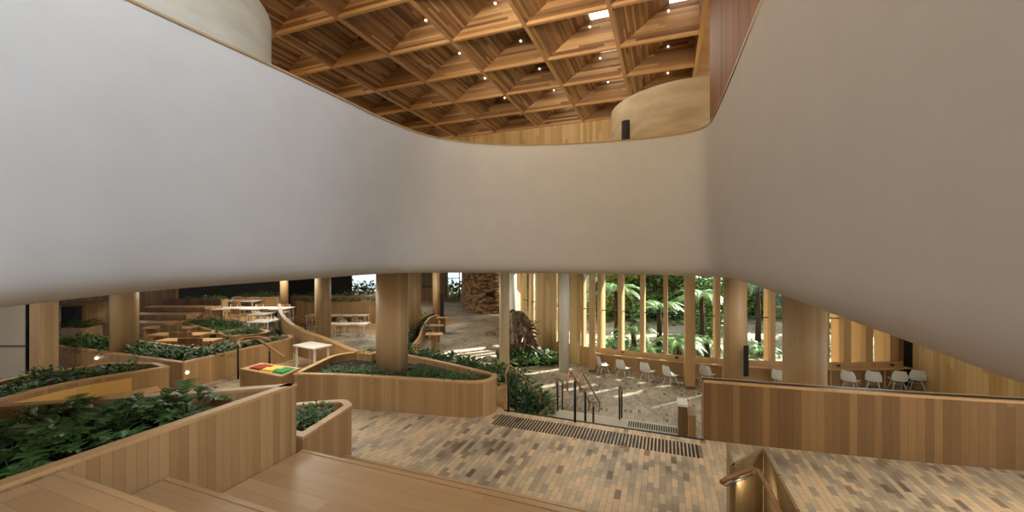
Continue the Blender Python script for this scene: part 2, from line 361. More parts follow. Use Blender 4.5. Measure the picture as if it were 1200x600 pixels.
# ------------------------------------------------------------------ roof of timber coffers
H = 6.95; ZC = EYE+H; SX, SY = 2.5, 2.32; X1 = 1.03; Y1 = 9.15
roof = struct(MB().box((X1+1.6, 10, ZC+1.0), (3.0, 26, .3)).build('ceiling', M['beam']))
for i in range(7):
    for j in range(-4, 5):
        xa, xb = X1-SX*(i+1)+.05, X1-SX*i-.05; ya, yb = Y1+SY*j+.05, Y1+SY*(j+1)-.05; h = .78
        c = MB(); lx, ly = xb-xa, yb-ya; xm = xa+lx*.62; z0 = ZC+.04; z1 = ZC+1.12; o1, o2 = i*.9+j*1.7, i*1.3-j*.6
        c.poly([(xa, ya, z0), (xm, ya, z1), (xm, yb, z1), (xa, yb, z0)], [(o1, ya+o2), (o1+1.7, ya+o2), (o1+1.7, yb+o2), (o1, yb+o2)])
        c.poly([(xa, yb, z0), (xm, yb, z1), (xb, yb, z1), (xb, yb, z0)], [(o2, xa+o1), (o2+.85, xm+o1), (o2+.85, xb+o1), (o2, xb+o1)])
        c.poly([(xb, ya, z0), (xb, yb, z0), (xb, yb, z1), (xb, ya, z1)], [(o2, ya), (o2, yb), (o2+.85, yb), (o2+.85, ya)])
        c.poly([(xa, ya, z0), (xb, ya, z0), (xb, ya, z1), (xm, ya, z1)], [(o1, xa), (o1, xb), (o1+.85, xb), (o1+.85, xm)])
        c.poly([(xm, ya, z1), (xb, ya, z1), (xb, yb, z1), (xm, yb, z1)])
        cf = c.build('coffer', M['coffer'], roof)
        MB().tube([(xm+.02, yb-.02, z1-.26), (xm+.02, yb-.07, z1-.28)], .036, 10).build('spotlight', M['roof_glow'], cf)
        if (i+2*j) % 5 in (0, 2, 3): MB().box(((xm+xb)/2, ya+ly*.70, z1-.02), ((xb-xm)*.9, ly*.58, .03)).build('skylight_glow', M['roof_glow'], cf)  # glowing panel added in place of an open skylight slit
for i in range(8): MB().box((X1-SX*i, Y1+SY*.5, ZC+.04), (.11, SY*9, .10)).build('beam', M['beam'], roof, grain=(0, 1), uvmode=lambda co: (co[2]+co[0], co[1]))
for j in range(-4, 6): MB().box((X1-SX*3.5, Y1+SY*j, ZC+.041), (SX*7, .11, .098)).build('beam', M['beam'], roof, uvmode=lambda co: (co[2]+co[1], co[0]))

# upper floor walls and stone drums
yb = Y1+SY*5
struct(MB().box((-6, yb+.2, 7.6), (22, .3, 6.8)).build('wall_back', M['boards_pale']))
struct(MB().box((1.12, 7.6, 8.0), (.3, 5.7, 7.4)).build('wall_right', M['wall_wood'], uvmode=lambda co: (co[1], co[2])))
struct(MB().box((1.75, 12.2, 8.6), (.25, 2.6, 8.6)).build('trim_right', M['timber']))
struct(MB().box((13.6, 8, 7.3), (.3, 30, 6)).build('wall_east', M['plaster']))
struct(MB().box((9, 20.4, 7.6), (9, .3, 6.6)).build('wall_north', M['plaster']))
struct(MB().box((-1.5, -8.6, 5), (32, .3, 14)).build('wall_south', M['boards_pale']))
struct(MB().box((-17.5, 6, 7.6), (.3, 29, 6.6)).build('wall_west', M['boards_pale']))
def drum(name, cx, cy, r, z0, z1, mat, label):
    t = thing(name, label, 'stone wall', (cx, cy, z0)); m = MB(); seg = 64
    m.tube([(0, 0, 0), (0, 0, z1-z0)], r, seg); m.build('stone_shell', mat, t); return t
d1 = cb(-6.83, 6.92); drum('stone_drum', d1[0], d1[1], 2.3, 4.32, EYE+4.6, M['travertine'], 'pale grey green stone drum above the left end of the white balustrade')
d2 = cb(5.6, 12.55); dr = drum('stone_drum', d2[0], d2[1], 2.42, 4.32, EYE+4.6, M['sandstone'], 'warm sandy stone drum behind the far right of the white balustrade')
a = WY(727, 11.6); dv = (Vector(a[:2])-Vector(d2)).normalized()*2.43
niche = MB(); an = math.atan2(dv.y, dv.x)
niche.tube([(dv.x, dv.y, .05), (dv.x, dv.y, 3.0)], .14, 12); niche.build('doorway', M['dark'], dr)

# ------------------------------------------------------------------ floors, stair
up_edge = [(.66, 8.2), (-3.35, 8.2), (-3.6, 8.6), (-6.2, 9.5), (-8.2, 9.35), (-11.4, 10.2), (-13.7, 11.5), (-16, 13.3), (-18.7, 15.2), (-22, 17.2), (-50, 19.5), (-50, -9), (14, -9), (14, 8.6), (5.3, 8.9)]
fl = struct(MB().prism(up_edge, LOW-.05, 0).build('floor', M['brick']))
struct(MB().box((-18, 30.0, LOW-.1), (66, 44, .2)).build('floor_lower', M['brick2']))
struct(MB().box((6.5, 14.2, LOW-.099), (16, 13.4, .2)).build('floor_lower_east', M['brick2']))
struct(MB().prism([(-50, 19.3), (-50, 9.2), (-13.2, 9.2), (-13.0, 10.8), (-16, 13.0), (-18.8, 15.0), (-22.1, 17.1)], .001, .012).build('floor_terrace', M['parquet'], grain=(0, 1)))
struct(MB().prism([(-30, 21), (-30, 33), (-15.2, 28.5), (-14.6, 21)], LOW+.001, LOW+.012).build('floor_dining', M['parquet'], grain=(1, .3)))
st = thing('staircase', 'pale stone staircase dropping from the brick floor to the lower hall', 'stairs', (-1.35, 10, 0), abs_=True)
NR = 8; run = 2.2/NR; m = MB()
for i in range(NR-1): m.box((-1.35, 8.2+run*(i+.5)+.002, (-.17*(i+1)+LOW)/2), (4.0, run, -.17*(i+1)-LOW))
m.build('flight', M['stone'], st)
LZ = -.17*NR
MB().box((-1.35, 11.22, (LZ+LOW)/2), (4.0, 1.85, LZ-LOW)).build('landing', M['stone'], st)
m = MB(); m.box((-1.35, 12.32, LOW+.085), (4.0, .34, .17)); m.build('lower_step', M['stone'], st)
MB().box((-1.33, 8.19, .003), (3.98, .05, .014)).build('stair_nosing', M['black'], st)
def tactile(x0, x1, y0, y1, z, label, step=.062):
    t = thing('tactile_strip', label, 'tactile strip', ((x0+x1)/2, (y0+y1)/2, z)); n = int((x1-x0)/step); m = MB()
    for i in range(n): m.box((x0+step*(i+.5)-(x0+x1)/2, 0, .004), (.034, y1-y0, .008))
    m.build('bars', M['rubber'], t)
tactile(-3.3, .6, 7.42, 7.93, 0, 'band of dark tactile bars on the brick floor before the stair top')
tactile(-1.0, .55, 11.62, 12.0, LZ, 'short band of dark tactile bars on the pale stair landing')

def handrail(label, rails, posts, loops=(), loc=(0, 0, 0), r=.021):
    t = thing('handrail', label, 'handrail', loc, abs_=True)
    for p in rails: MB().tube(p, r, 10).build('rail', M['rail'], t)
    for (x, y, z0, z1) in posts:
        po = MB().cyl(x, y, z0, z1-.11, .026, 10).build('post', M['black'], t); MB().cyl(x, y, z1-.11, z1, .02, 10).build('post_cap', M['rail'], po)
    return t
def rz_(y): return .97 if y < 8.3 else max(.97-(y-8.3)*.17/run, LZ+.93)
def stz(y): return 0 if y < 8.2 else max(LZ, -.17*(int((y-8.2)/run)+1))
def flight_rail(x): return smooth_path([(x, 8.02, .66), (x, 7.97, .85), (x, 8.1, .97), (x, 8.3, .95), (x, 9.2, rz_(9.2)), (x, 10.3, rz_(10.3)), (x, 10.5, rz_(10.4)-.04), (x, 10.5, rz_(10.4)-.2), (x, 10.35, rz_(10.4)-.24)], 5)
handrail('twin timber handrail on black posts down the middle of the stair', [flight_rail(-1.86), flight_rail(-1.60)], [(-1.73, 8.12, 0, .95), (-1.73, 9.25, stz(9.25), rz_(9.25)-.02), (-1.73, 10.35, stz(10.35), rz_(10.35)-.06)], loc=(-1.73, 8.12, 0))
MB_c = MB()
for y in (8.12, 9.25, 10.35): MB_c.tube([(-1.88, y, rz_(y)-.04), (-1.58, y, rz_(y)-.04)], .014, 6)
MB_c.build('cross_bar', M['rail'], [o for o in C.objects if o.name.startswith('handrail')][-1])
handrail('timber handrail on black posts down the left edge of the stair beside the leafy bed', [flight_rail(-3.2)], [(-3.2, 8.14, 0, .95), (-3.2, 8.6, stz(8.6), rz_(8.6)), (-3.2, 9.4, stz(9.4), rz_(9.4)), (-3.2, 10.3, stz(10.3), rz_(10.3))], loc=(-3.2, 8.14, 0))
def low_rail(x, label):
    rail = smooth_path([(x, 11.9, LZ+.7), (x, 11.85, LZ+.95), (x, 12.05, LZ+.98), (x, 12.6, LZ+.72), (x, 12.75, LZ+.62), (x, 12.72, LZ+.5)], 5)
    handrail(label, [rail], [(x, 12.02, LZ, LZ+.96), (x, 12.62, LOW, LZ+.70)], loc=(x, 12, LZ))
low_rail(-3.1, 'short timber handrail at the foot of the stair nearest the leafy bed'); low_rail(-1.25, 'short twin looped handrail at the foot of the stair towards the white chairs')
p = thing('stair_plinth', 'small timber plinth with a white cap at the right foot of the stair', 'plinth', (.42, 11.7, LZ))
MB().box((0, 0, .40), (.22, .5, .8)).build('body', M['boards_red'], p); MB().box((0, 0, .83), (.25, .54, .06)).build('cap', M['white'], p)
MB().box((.22, .1, .30), (.2, .7, .6)).build('side_step', M['boards'], p)

# ------------------------------------------------------------------ tiered seating under the camera
TR = [(-5, 1.70, 1.69), (1.70, 2.43, 1.265), (2.43, 3.96, .845), (3.96, 4.72, .42)]
seat = thing('tiered_seating', 'broad oak tiered seating steps descending to the brick floor in the foreground', 'seating steps', (-1.9, 1.5, 0), abs_=True)
for a, b, z in TR: MB().box((-1.96, (a+b)/2, z/2), (5.02, b-a, z)).build('tier', M['deck'], seat, bevel=.006)
for a, b, z in TR: MB().box((-1.96, b-.028, z+.004), (5.02, .05, .008)).build('nosing', M['deck'], seat)
MB().box((-2.0, 3.3, .846), (.62, .012, .003)).build('joint', M['dark'], seat)

# ------------------------------------------------------------------ planters
def planter(name, label, outline, z0, z1, th=.11, soil=.14, mat='boards', loc=None, cop=True):
    o = ccw([tuple(p[:2]) for p in outline]); t = thing(name, label, 'planter', loc or (*o[0], z0), abs_=True); inn = inset(o, th)
    m = MB(); ring(m, o, inn, z0, z1-.035); m.build('wall', M[mat], t)
    m = MB(); ring(m, inset(o, -.006), inset(o, th+.006), z1-.035, z1); m.build('coping', M['coping'], t)
    m = MB(); m.v = [(p[0], p[1], z1-soil) for p in inn]; m.face(range(len(inn))); m.build('soil', M['soil'], t)
    return t
FG = round_poly([(-4.49, 3.9), (-5.25, 3.35), (-7.6, 1.7), (-8.8, -1.5), (-4.49, -1.5)], [.05, .3, .5, .3, 0])
planter('foreground_planter', 'large oak board planter walling the left side of the seating steps', FG, 0, 1.74, soil=.22)
PE = round_poly([(-4.5, 3.98), (-4.72, 5.12), (-5.0, 5.3), (-5.9, 4.7), (-5.6, 3.98)], [0, .04, .3, .4, .3])
planter('wedge_planter', 'small curved oak planter at the foot of the large foreground planter', PE, 0, 1.0)
PA_front = [W(342,438,.75)[:2], (-6.67, 7.03), (-5.2, 7.3), (-3.95, 7.52)]
PA = PA_front+[(-3.62, 7.66), (-3.45, 7.95), (-3.5, 8.3)]+[(-5.0, 8.75), (-6.4, 9.1), (-7.6, 9.2), (-8.4, 8.5)]
PAo = round_poly(PA, [.05, .5, .5, .3, .2, .2, .2, .4, .6, .5, .5])
planter('long_planter', 'long oak planter with a rounded end in the middle of the brick floor', PAo, 0, .75, soil=.2)
m = MB(); sl = [(-3.9, 8.0, .52), (-4.3, 8.38, .52), (-5.9, 8.9, .60), (-6.2, 8.45, .62)]; n = 0
ramp = MB(); ramp.prism([p[:2] for p in sl], .50, .62); tag(ramp.build('grey_slab', M['slate']), 'dark grey sloping slab lying inside the long oak planter', 'slab')
PC = round_poly([(-11.45, 6.5), (-11.45, 9.75), (-12.0, 10.2), (-12.5, 9.6), (-12.55, 7.75), (-14.2, 7.75), (-18.2, 7.7), (-18.2, 6.35)], [.06, .2, .2, .3, .5, .3, 0, 0])
planter('corner_planter', 'oak corner planter around the timber column at the left', PC, 0, .7, soil=.15)
PB_out = smooth_path([(-10.62, 2.6), (-11.2, 3.5), (-11.35, 4.5), (-11.0, 5.45), (-10.85, 5.9)], 5)
PB = PB_out+[(-11.5, 6.0), (-12.6, 5.6), (-13.0, 4.4), (-12.6, 2.6)]
pb = planter('lounge_planter', 'curved oak planter with a yellow upholstered alcove at the far left', PB, 0, .82, soil=.1)
alc = PB_out[1:15]; m = MB(); strip(m, inset(alc, -.02, False), -.035, .12, .70); m.build('alcove_cushion', M['yellow'], pb)
q = alc[7]; m = MB(); m.box((q[0]+.05, q[1], .40), (.03, .16, .09), .05); m.build('power_socket', M['black'], pb)
m = MB(); strip(m, inset(PB_out[12:18], -.02, False), -.5, .36, .42); m.build('bench_seat', M['coping'], pb)
# low light studs on the planter walls
def stud(px, py, wall_label, p):
    t = thing('wall_light', wall_label, 'light', p); m = MB(); m.tube([(0, 0, 0), (.012, -.012, 0)], .036, 14); m.build('lens', M['lamp'], t)
stud(0, 0, 'small round wall light on the oak planter end facing the brick floor', (-11.44, 6.62, .42))
stud(0, 0, 'small round wall light low on the shaded planter wall left of the oak corner', (-12.9, 6.42, .30))
stud(0, 0, 'faint small wall light on the shaded planter wall near the left post', (-15.0, 6.38, .52))

# right-hand parapet wall
t = thing('parapet', 'long dark timber parapet with a black slot along its top at the right', 'parapet wall', (.66, 8.2, 0), abs_=True)
rp = smooth_path([(.66, 8.2), (1.9, 8.32), (3.6, 8.54), (5.3, 8.82), (7.5, 9.25), (10, 9.8)], 6)
m = MB(); strip(m, rp, .225, 0, 1.06); m.build('board_face', M['boards_red'], t)
m = MB(); strip(m, inset(rp, -.006, False), .05, 1.06, 1.10); strip(m, inset(rp, .19, False), .04, 1.06, 1.10); m.build('coping', M['coping'], t)
m = MB(); strip(m, inset(rp, .044, False), .146, 1.05, 1.095); m.build('slot', M['black'], t)

# bronze screen and lit handrail near the camera on the right
t = thing('bronze_balustrade', 'zigzag bronze metal balustrade at the bottom right of the brick floor', 'balustrade', (1.1, 5.7, 0), abs_=True)
A_, B_, C_, D_ = (.73, 5.80), (.71, 5.17), (1.14, 5.80), (1.17, 3.2)
for a, b, n in ((A_, B_, 1), (B_, C_, 3), (C_, D_, 4)):
    for k in range(n):
        pa = Vector(a).lerp(Vector(b), k/n+.004); pb_ = Vector(a).lerp(Vector(b), (k+1)/n-.004)
        m = MB(); strip(m, [tuple(pa), tuple(pb_)], .03, 0, 1.0); m.build('panel', M['bronze'], t)
t2 = thing('lit_handrail', 'timber handrail with a steel light tube fixed inside the bronze balustrade', 'handrail', (.9, 5.3, .9), abs_=True)
hp = [(.58, 5.0, .88), (.64, 5.07, .90), (.96, 5.40, .91), (1.0, 5.36, .91), (1.03, 5.0, .91), (1.04, 3.2, .91)]
MB().tube(hp, .026, 12).build('rail', M['rail'], t2); MB().tube([(.61, 5.02, .845), (.95, 5.38, .845)], .016, 10).build('light_tube', M['steel'], t2)
MB().tube([(.94, 5.42, .89), (.99, 5.47, .83), (1.03, 5.56, .84)], .011, 8).build('bracket', M['steel'], t2)
lamp = light('handrail_lamp', 'AREA', (.86, 5.24, .80), 3.5, (1, .86, .62), .3, (.98, 5.5, .5), .03)

# ------------------------------------------------------------------ columns
def column(px, Y, r, z0, label, mat='column', ztop=ZB, collar=False):
    x, y, _ = WY(px, Y); t = thing('timber_column' if mat != 'white' else 'white_column', label, 'column', (x, y, z0)); m = MB(); m.cyl(0, 0, 0, ztop-z0, r, 40); m.build('shaft', M[mat], t)
    m = MB(); m.cyl(0, 0, (ztop-z0)*.62, (ztop-z0)*.62+.008, r+.002, 40); m.build('joint_ring', M['coping' if mat != 'white' else 'white'], t)
    return t
column(459.5, 9.6, .37, .55, 'stout timber column standing in the long oak planter')
column(146, 11.6, .31, .55, 'stout timber column standing in the corner planter at the left')
column(861, 13.5, .345, LOW, 'timber column carrying a black sign beside the window counter')
column(942.5, 9.6, .44, LOW, 'widest timber column close behind the dark parapet')
column(378.5, 22.5, .42, LOW, 'timber column beside the dining tables')
column(333, 23.5, .22, 0, 'slim distant timber column among the back planters')
column(486, 25.5, .40, LOW, 'timber column just right of the long planter column')
column(511.5, 32, .30, LOW, 'distant slim timber column left of the glass entrance door')
column(591, 17.6, .22, LOW, 'cream column in front of the gnarled stump', 'cream')
column(601, 22.0, .20, LOW, 'white column partly behind the cream column', 'white')
column(661, 17.8, .225, LOW, 'slim white column standing free near the stair foot', 'white')
column(188, 24, .3, 0, 'distant timber column behind the tiered benches at the left')
x, y, _ = WY(52, 11.0); t = thing('timber_post', 'flat timber post beside the pale glass panel at the far left edge', 'post', (x, y, 0)); MB().box((0, 0, 1.55), (.28, .45, 3.1), ANG).build('board', M['column'], t); MB().box((-.36, -.10, 1.55), (.03, .3, 3.1), ANG).build('edge_strip', M['black'], t)
x, y, _ = WY(873.5, 13.1); t = tag(MB().box((x, y-.12, 0), (.15, .04, 1.0), .3).build('black_sign', M['black']), 'tall narrow black sign board fixed to the timber column', 'sign')
sx = thing('glass_panel', 'pale beige glazed screen at the far left edge', 'screen', (*WY(5, 11.2)[:2], 0)); MB().box((0, 0, 1.55), (2.0, .05, 3.1), ANG).build('pane', M['stone'], sx); MB().box((.1, -.03, .9), (1.9, .02, .025), ANG).build('seam', M['slate'], sx)

# ------------------------------------------------------------------ plants
def leaf_lobed(m, base, direction, L, wd, lobes=5, droop=.35):
    d = Vector(direction).normalized(); side = d.cross(Vector((0, 0, 1))); side = side.normalized() if side.length > .01 else Vector((1, 0, 0)); upv = side.cross(d)
    pt = lambda t: Vector(base)+d*(L*t)+Vector((0, 0, -droop*L*t*t))
    for i in range(lobes):
        t0 = i/lobes; t1 = (i+1.0)/lobes; c0, c1 = pt(t0), pt(t1); wl = wd*1.15*math.sin(math.pi*(.2+.72*(i+.5)/lobes))
        for sgn in (-1, 1):
            tip = pt(min(1.05, t0+.3))+side*sgn*wl+upv*wl*.25
            mid = pt(t0+.1)+side*sgn*wl*.55+upv*wl*.2
            m.poly([c0, mid, tip, pt((t1+t0)/2+.12)+side*sgn*wl*.5+upv*wl*.16, c1] if sgn > 0 else [c1, pt((t1+t0)/2+.12)+side*sgn*wl*.5+upv*wl*.16, tip, mid, c0])
    c0, c1 = pt(.9), pt(1.12); m.poly([pt(.86)+side*wd*.18, c1, pt(.86)-side*wd*.18, pt(.8)])
def philodendron(seed, n=20, h=.40, L=.34):
    r = random.Random(seed); m = MB()
    for i in range(n):
        a = 2*math.pi*(i*.382)+r.uniform(-.3, .3); el = r.uniform(.35, 1.25); ln = h*r.uniform(.65, 1.15); d = Vector((math.cos(a)*math.cos(el), math.sin(a)*math.cos(el), math.sin(el)))
        tip = d*ln; m.tube([(0, 0, 0), tuple(d*ln*.5+Vector((0, 0, .03))), tuple(tip)], [.009, .007, .005], 5)
        leaf_lobed(m, tip, Vector((d.x, d.y, d.z*.75+.15)), L*r.uniform(.75, 1.15), L*.48*r.uniform(.8, 1.1), 5, .6)
    return m
def strap_plant(seed, n=26, L=.4, wd=.035, up=.9):
    r = random.Random(seed); m = MB()
    for i in range(n):
        a = r.uniform(0, 6.283); el = r.uniform(.4, 1.4)*up; ln = L*r.uniform(.6, 1.15); d = Vector((math.cos(a)*math.cos(el), math.sin(a)*math.cos(el), math.sin(el))); s_ = Vector((-math.sin(a), math.cos(a), 0)); b = Vector((r.uniform(-.06, .06), r.uniform(-.06, .06), 0)); row = []
        for t, wv in ((0, .4), (.3, 1), (.65, .85), (1, .05)):
            p = b+d*ln*t+Vector((0, 0, -.45*ln*t*t)); row.append([p-s_*wd*wv, p+Vector((0, 0, -.006)), p+s_*wd*wv])
        m.grid(row)
    return m
def bushy(seed, n=120, R=.3, H_=.34, ls=.075):
    r = random.Random(seed); m = MB()
    for i in range(n):
        a = r.uniform(0, 6.283); rr = R*math.sqrt(r.random()); z = H_*(.1+.9*r.random())*(1-.5*rr/R); p = Vector((rr*math.cos(a), rr*math.sin(a), z)); d = Vector((math.cos(a)*rr/R+r.uniform(-.5, .5), math.sin(a)*rr/R+r.uniform(-.5, .5), r.uniform(-.1, .8))).normalized(); s_ = d.cross(Vector((0, 0, 1))); s_ = s_.normalized() if s_.length > .01 else Vector((1, 0, 0)); l = ls*r.uniform(.7, 1.5)
        m.poly([p, p+d*l*.5+s_*l*.32, p+d*l*1.05-Vector((0, 0, l*.15)), p+d*l*.5-s_*l*.32])
    for i in range(7):
        a = r.uniform(0, 6.283); m.tube([(0, 0, 0), (R*.5*math.cos(a), R*.5*math.sin(a), H_*.7)], .006, 4)
    return m
def fernmesh(seed, n=12, L=1.0, up=.8, pairs=14, wd=.2):
    r = random.Random(seed); m = MB()
    for i in range(n):
        a = 2*math.pi*i/n+r.uniform(-.25, .25); el = up*r.uniform(.6, 1.2); ln = L*r.uniform(.75, 1.1); d = Vector((math.cos(a)*math.cos(el), math.sin(a)*math.cos(el), math.sin(el))); s_ = Vector((-math.sin(a), math.cos(a), 0))
        pt = lambda t: d*ln*t+Vector((0, 0, -.75*ln*t*t)); m.tube([tuple(pt(t/5)) for t in range(6)], [.012*ln]*5+[.003], 4)
        for k in range(pairs):
            t = .12+.86*k/pairs; wl = wd*ln*math.sin(math.pi*min(1, .2+.8*t))**.7*(1.1-.6*t); p = pt(t); q_ = pt(min(1, t+.6/pairs)); f_ = (pt(min(1, t+.05))-p).normalized()
            for sg in (-1, 1):
                tip = p+s_*sg*wl+f_*wl*.35+Vector((0, 0, -.12*wl)); m.poly([p, q_, tip] if sg > 0 else [p, tip, q_])
    return m
proto = {}
def plant(kind, seed, loc, rz, scale, name, label, group, mat):
    key = (kind, seed, mat)
    if key not in proto:
        m = {'philo': lambda: philodendron(seed), 'strap': lambda: strap_plant(seed), 'bushy': lambda: bushy(seed), 'fern': lambda: fernmesh(seed)}[kind]()
        proto[key] = m.build(name, M[mat]); o = proto[key]
    else: o = proto[key].copy(); C.objects.link(o)
    o.name = name; o.location = loc; o.rotation_euler = (0, 0, rz); o.scale = (scale,)*3
    tag(o, label, 'plant', group); return o
R = random.Random(3)
def inpoly(p, poly):
    c = False; k = len(poly)
    for i in range(k):
        a, b = poly[i], poly[i-1]
        if (a[1] > p[1]) != (b[1] > p[1]) and p[0] < (b[0]-a[0])*(p[1]-a[1])/(b[1]-a[1])+a[0]: c = not c
    return c
def scatter(poly, n, mind, tries=4000):
    xs = [p[0] for p in poly]; ys = [p[1] for p in poly]; out = []
    for _ in range(tries):
        p = (R.uniform(min(xs), max(xs)), R.uniform(min(ys), max(ys)))
        if inpoly(p, poly) and all(math.dist(p, q) > mind for q in out): out.append(p)
        if len(out) >= n: break
    return out
fgp = scatter(inset(ccw(FG), .24), 64, .30)
for i, p in enumerate(fgp):
    if p[1] < .6 or p[0] < -6.5: continue
    grey = (p[0] < -4.9 and p[1] < 1.9 and i % 2 == 0)
    plant('philo', 11+i % 4, (p[0], p[1], 1.52), R.uniform(0, 6), max(.42, min(R.uniform(.62, .82), (-4.6-p[0])/.78, .8 if p[0] > -5.4 else .58)), 'philodendron', 'grey green philodendron with broad lobed leaves in the foreground planter' if grey else 'dark green philodendron with lobed leaves in the foreground planter', 'grey philodendrons in the foreground planter' if grey else 'green philodendrons in the foreground planter', 'leaf2' if grey else 'leaf')
for i, p in enumerate(scatter(inset(ccw(PE), .3), 9, .16)):
    plant('strap' if i % 2 else 'bushy', 21+i % 3, (p[0], p[1], .86), R.uniform(0, 6), .75, 'leafy_plant', 'narrow leaved plant in the small wedge planter' if i % 2 else 'bushy small leaved plant in the small wedge planter', 'narrow leaved plants in the wedge planter' if i % 2 else 'bushy plants in the wedge planter', 'leaf2' if i % 2 else 'leaf3')
front = [(a[0]*(1-t)+b[0]*t, a[1]*(1-t)+b[1]*t) for a, b in zip(PA_front, PA_front[1:]) for t in (0, .2, .4, .6, .8)]
for i, p in enumerate(front+[(-3.75, 7.75)]):
    if p[0] < -7.6: continue
    for rr in (0.36, .6):
        plant('bushy', 31+i % 4, (p[0]+R.uniform(-.1, .1), p[1]+rr+R.uniform(-.05, .05), .57), R.uniform(0, 6), R.uniform(.6, .95), 'groundcover_plant', 'low dark plant along the front of the long oak planter', 'low plants in the long planter', 'leaf')
bk = smooth_path([(-3.4, 8.65), (-4.4, 9.05), (-5.6, 9.5), (-6.6, 9.85), (-7.8, 10.0)], 4)
bko = bk+inset(bk, .9, False)[::-1]
planter('hedge_planter', 'raised oak sided bed of plants running behind the long oak planter', bko, LOW, .42, soil=.1)
for i, p in enumerate(bk):
    for rr in (.2, .5):
        plant('bushy' if (i+int(rr*10)) % 3 else 'strap', 41+i % 3, (p[0]+R.uniform(-.1, .1), p[1]+rr, .33), R.uniform(0, 6), R.uniform(.9, 1.25), 'hedge_plant', 'leafy plant in the raised bed behind the long planter', 'plants behind the long planter', 'leaf')
for i, p in enumerate(scatter(inset(ccw(PC), .22), 46, .30)):
    plant('bushy' if i % 3 else 'strap', 51+i % 4, (p[0], p[1], .55), R.uniform(0, 6), R.uniform(.9, 1.3), 'bushy_plant', 'dark leafy plant filling the corner planter', 'plants in the corner planter', 'leaf' if i % 4 else 'leaf3')
for i, p in enumerate(scatter(inset(ccw(PB), .28), 18, .33)):
    plant('bushy' if i % 2 else 'strap', 61+i % 3, (p[0], p[1], .72), R.uniform(0, 6), R.uniform(.75, 1.15), 'leafy_plant', 'leafy plant on top of the lounge planter', 'plants in the lounge planter', 'leaf' if i % 3 else 'leaf3')
# stair-side bed
sb = [(-3.42, 8.5), (-3.42, 12.6), (-4.6, 13.2), (-5.2, 11), (-4.3, 9.2)]
t = thing('stair_bed', 'sloping oak sided bed of plants along the left of the stair', 'planter', (-3.45, 10, LOW), abs_=True)
m = MB(); strip(m, [(-3.38, 8.3), (-3.38, 10.5), (-3.38, 12.7)], .08, LOW, [.1, LZ+.25, LOW+.35]); strip(m, [(-3.38, 12.7), (-4.6, 13.2)], .08, LOW, LOW+.35); m.build('side_board', M['boards'], t)
m = MB(); m.prism(sb, LOW, LOW+.28); m.build('soil', M['soil'], t)
for i, p in enumerate(scatter(sb, 24, .38)):
    zz = LOW+.28; plant('strap' if i % 3 == 0 else 'bushy', 71+i % 3, (p[0]-.15, p[1], zz), R.uniform(0, 6), R.uniform(1.5, 2.3), 'bed_plant', 'lush plant in the bed beside the stair', 'plants beside the stair', 'leaf' if i % 2 else 'leaf3')

# ------------------------------------------------------------------ facade
FP = smooth_path([(-8.0, 22.0), (-6.6, 20.6), (-5.0, 19.5), (-3.0, 18.75), (0, 18.45), (3.2, 18.65), (6, 19.4), (8.6, 20.6), (10.6, 22.0)], 12)
struct(MB().prism([(-8.3, 21.9), (-9.2, 26), (-12.6, 32.6), (-12.9, 32.5), (-9.5, 25.9), (-8.6, 21.8)], LOW, ZB).build('wall_north_west', M['boards_pale']))
def hit(px):
    best = None
    for a, b in zip(FP, FP[1:]):
        def pr(p):
            cX, Y = CA*p[0]+SA*p[1], -SA*p[0]+CA*p[1]; return 600+F*cX/Y
        pa, pb2 = pr(a), pr(b)
        if (pa-px)*(pb2-px) <= 0 and pa != pb2:
            t = (px-pa)/(pb2-pa); v = Vector(a).lerp(Vector(b), t); return v, math.atan2(b[1]-a[1], b[0]-a[0])
mull = [612, 622, 656, 683, 704, 727.5, 753, 780, 808, 840.5, 871, 903, 935, 965, 988, 1013, 1042, 1062]
wid = {612: .3, 622: .3, 683: .12, 704: .16, 988: .30, 1013: .30, 1042: .42, 1062: .3}
for i in range(len(mull)):
    h0 = hit(mull[i])
    if not h0: continue
    v, an = h0; deep = .62 if mull[i] > 690 else .3
    if i+1 < len(mull) and hit(mull[i+1]):
        v2, an2 = hit(mull[i+1]); wn = struct(MB().prism([tuple(v), tuple(v2), tuple(v2+Vector((0, .014))), tuple(v+Vector((0, .014)))], LOW, ZB).build('window_%d' % (i+1), M['glass']))
        mm = (v+v2)/2; aa = math.atan2(v2.y-v.y, v2.x-v.x); MB().box((mm.x, mm.y, .92), ((v2-v).length, .05, .035), aa).build('transom', M['black'], wn)
        MB().box((mm.x, mm.y, LOW+.42), ((v2-v).length, .12, .84), aa).build('sill_panel', M['timber'], wn)
    else: wn = struct(MB().box((v.x, v.y+.02, .7), (.02, .02, 4.8)).build('window_%d' % (i+1), M['glass']))
    MB().box((v.x-math.sin(an)*.1, v.y+math.cos(an)*.1, (LOW+ZB)/2), (wid.get(mull[i], .17), deep, ZB-LOW), an).build('mullion', M['timber'], wn)
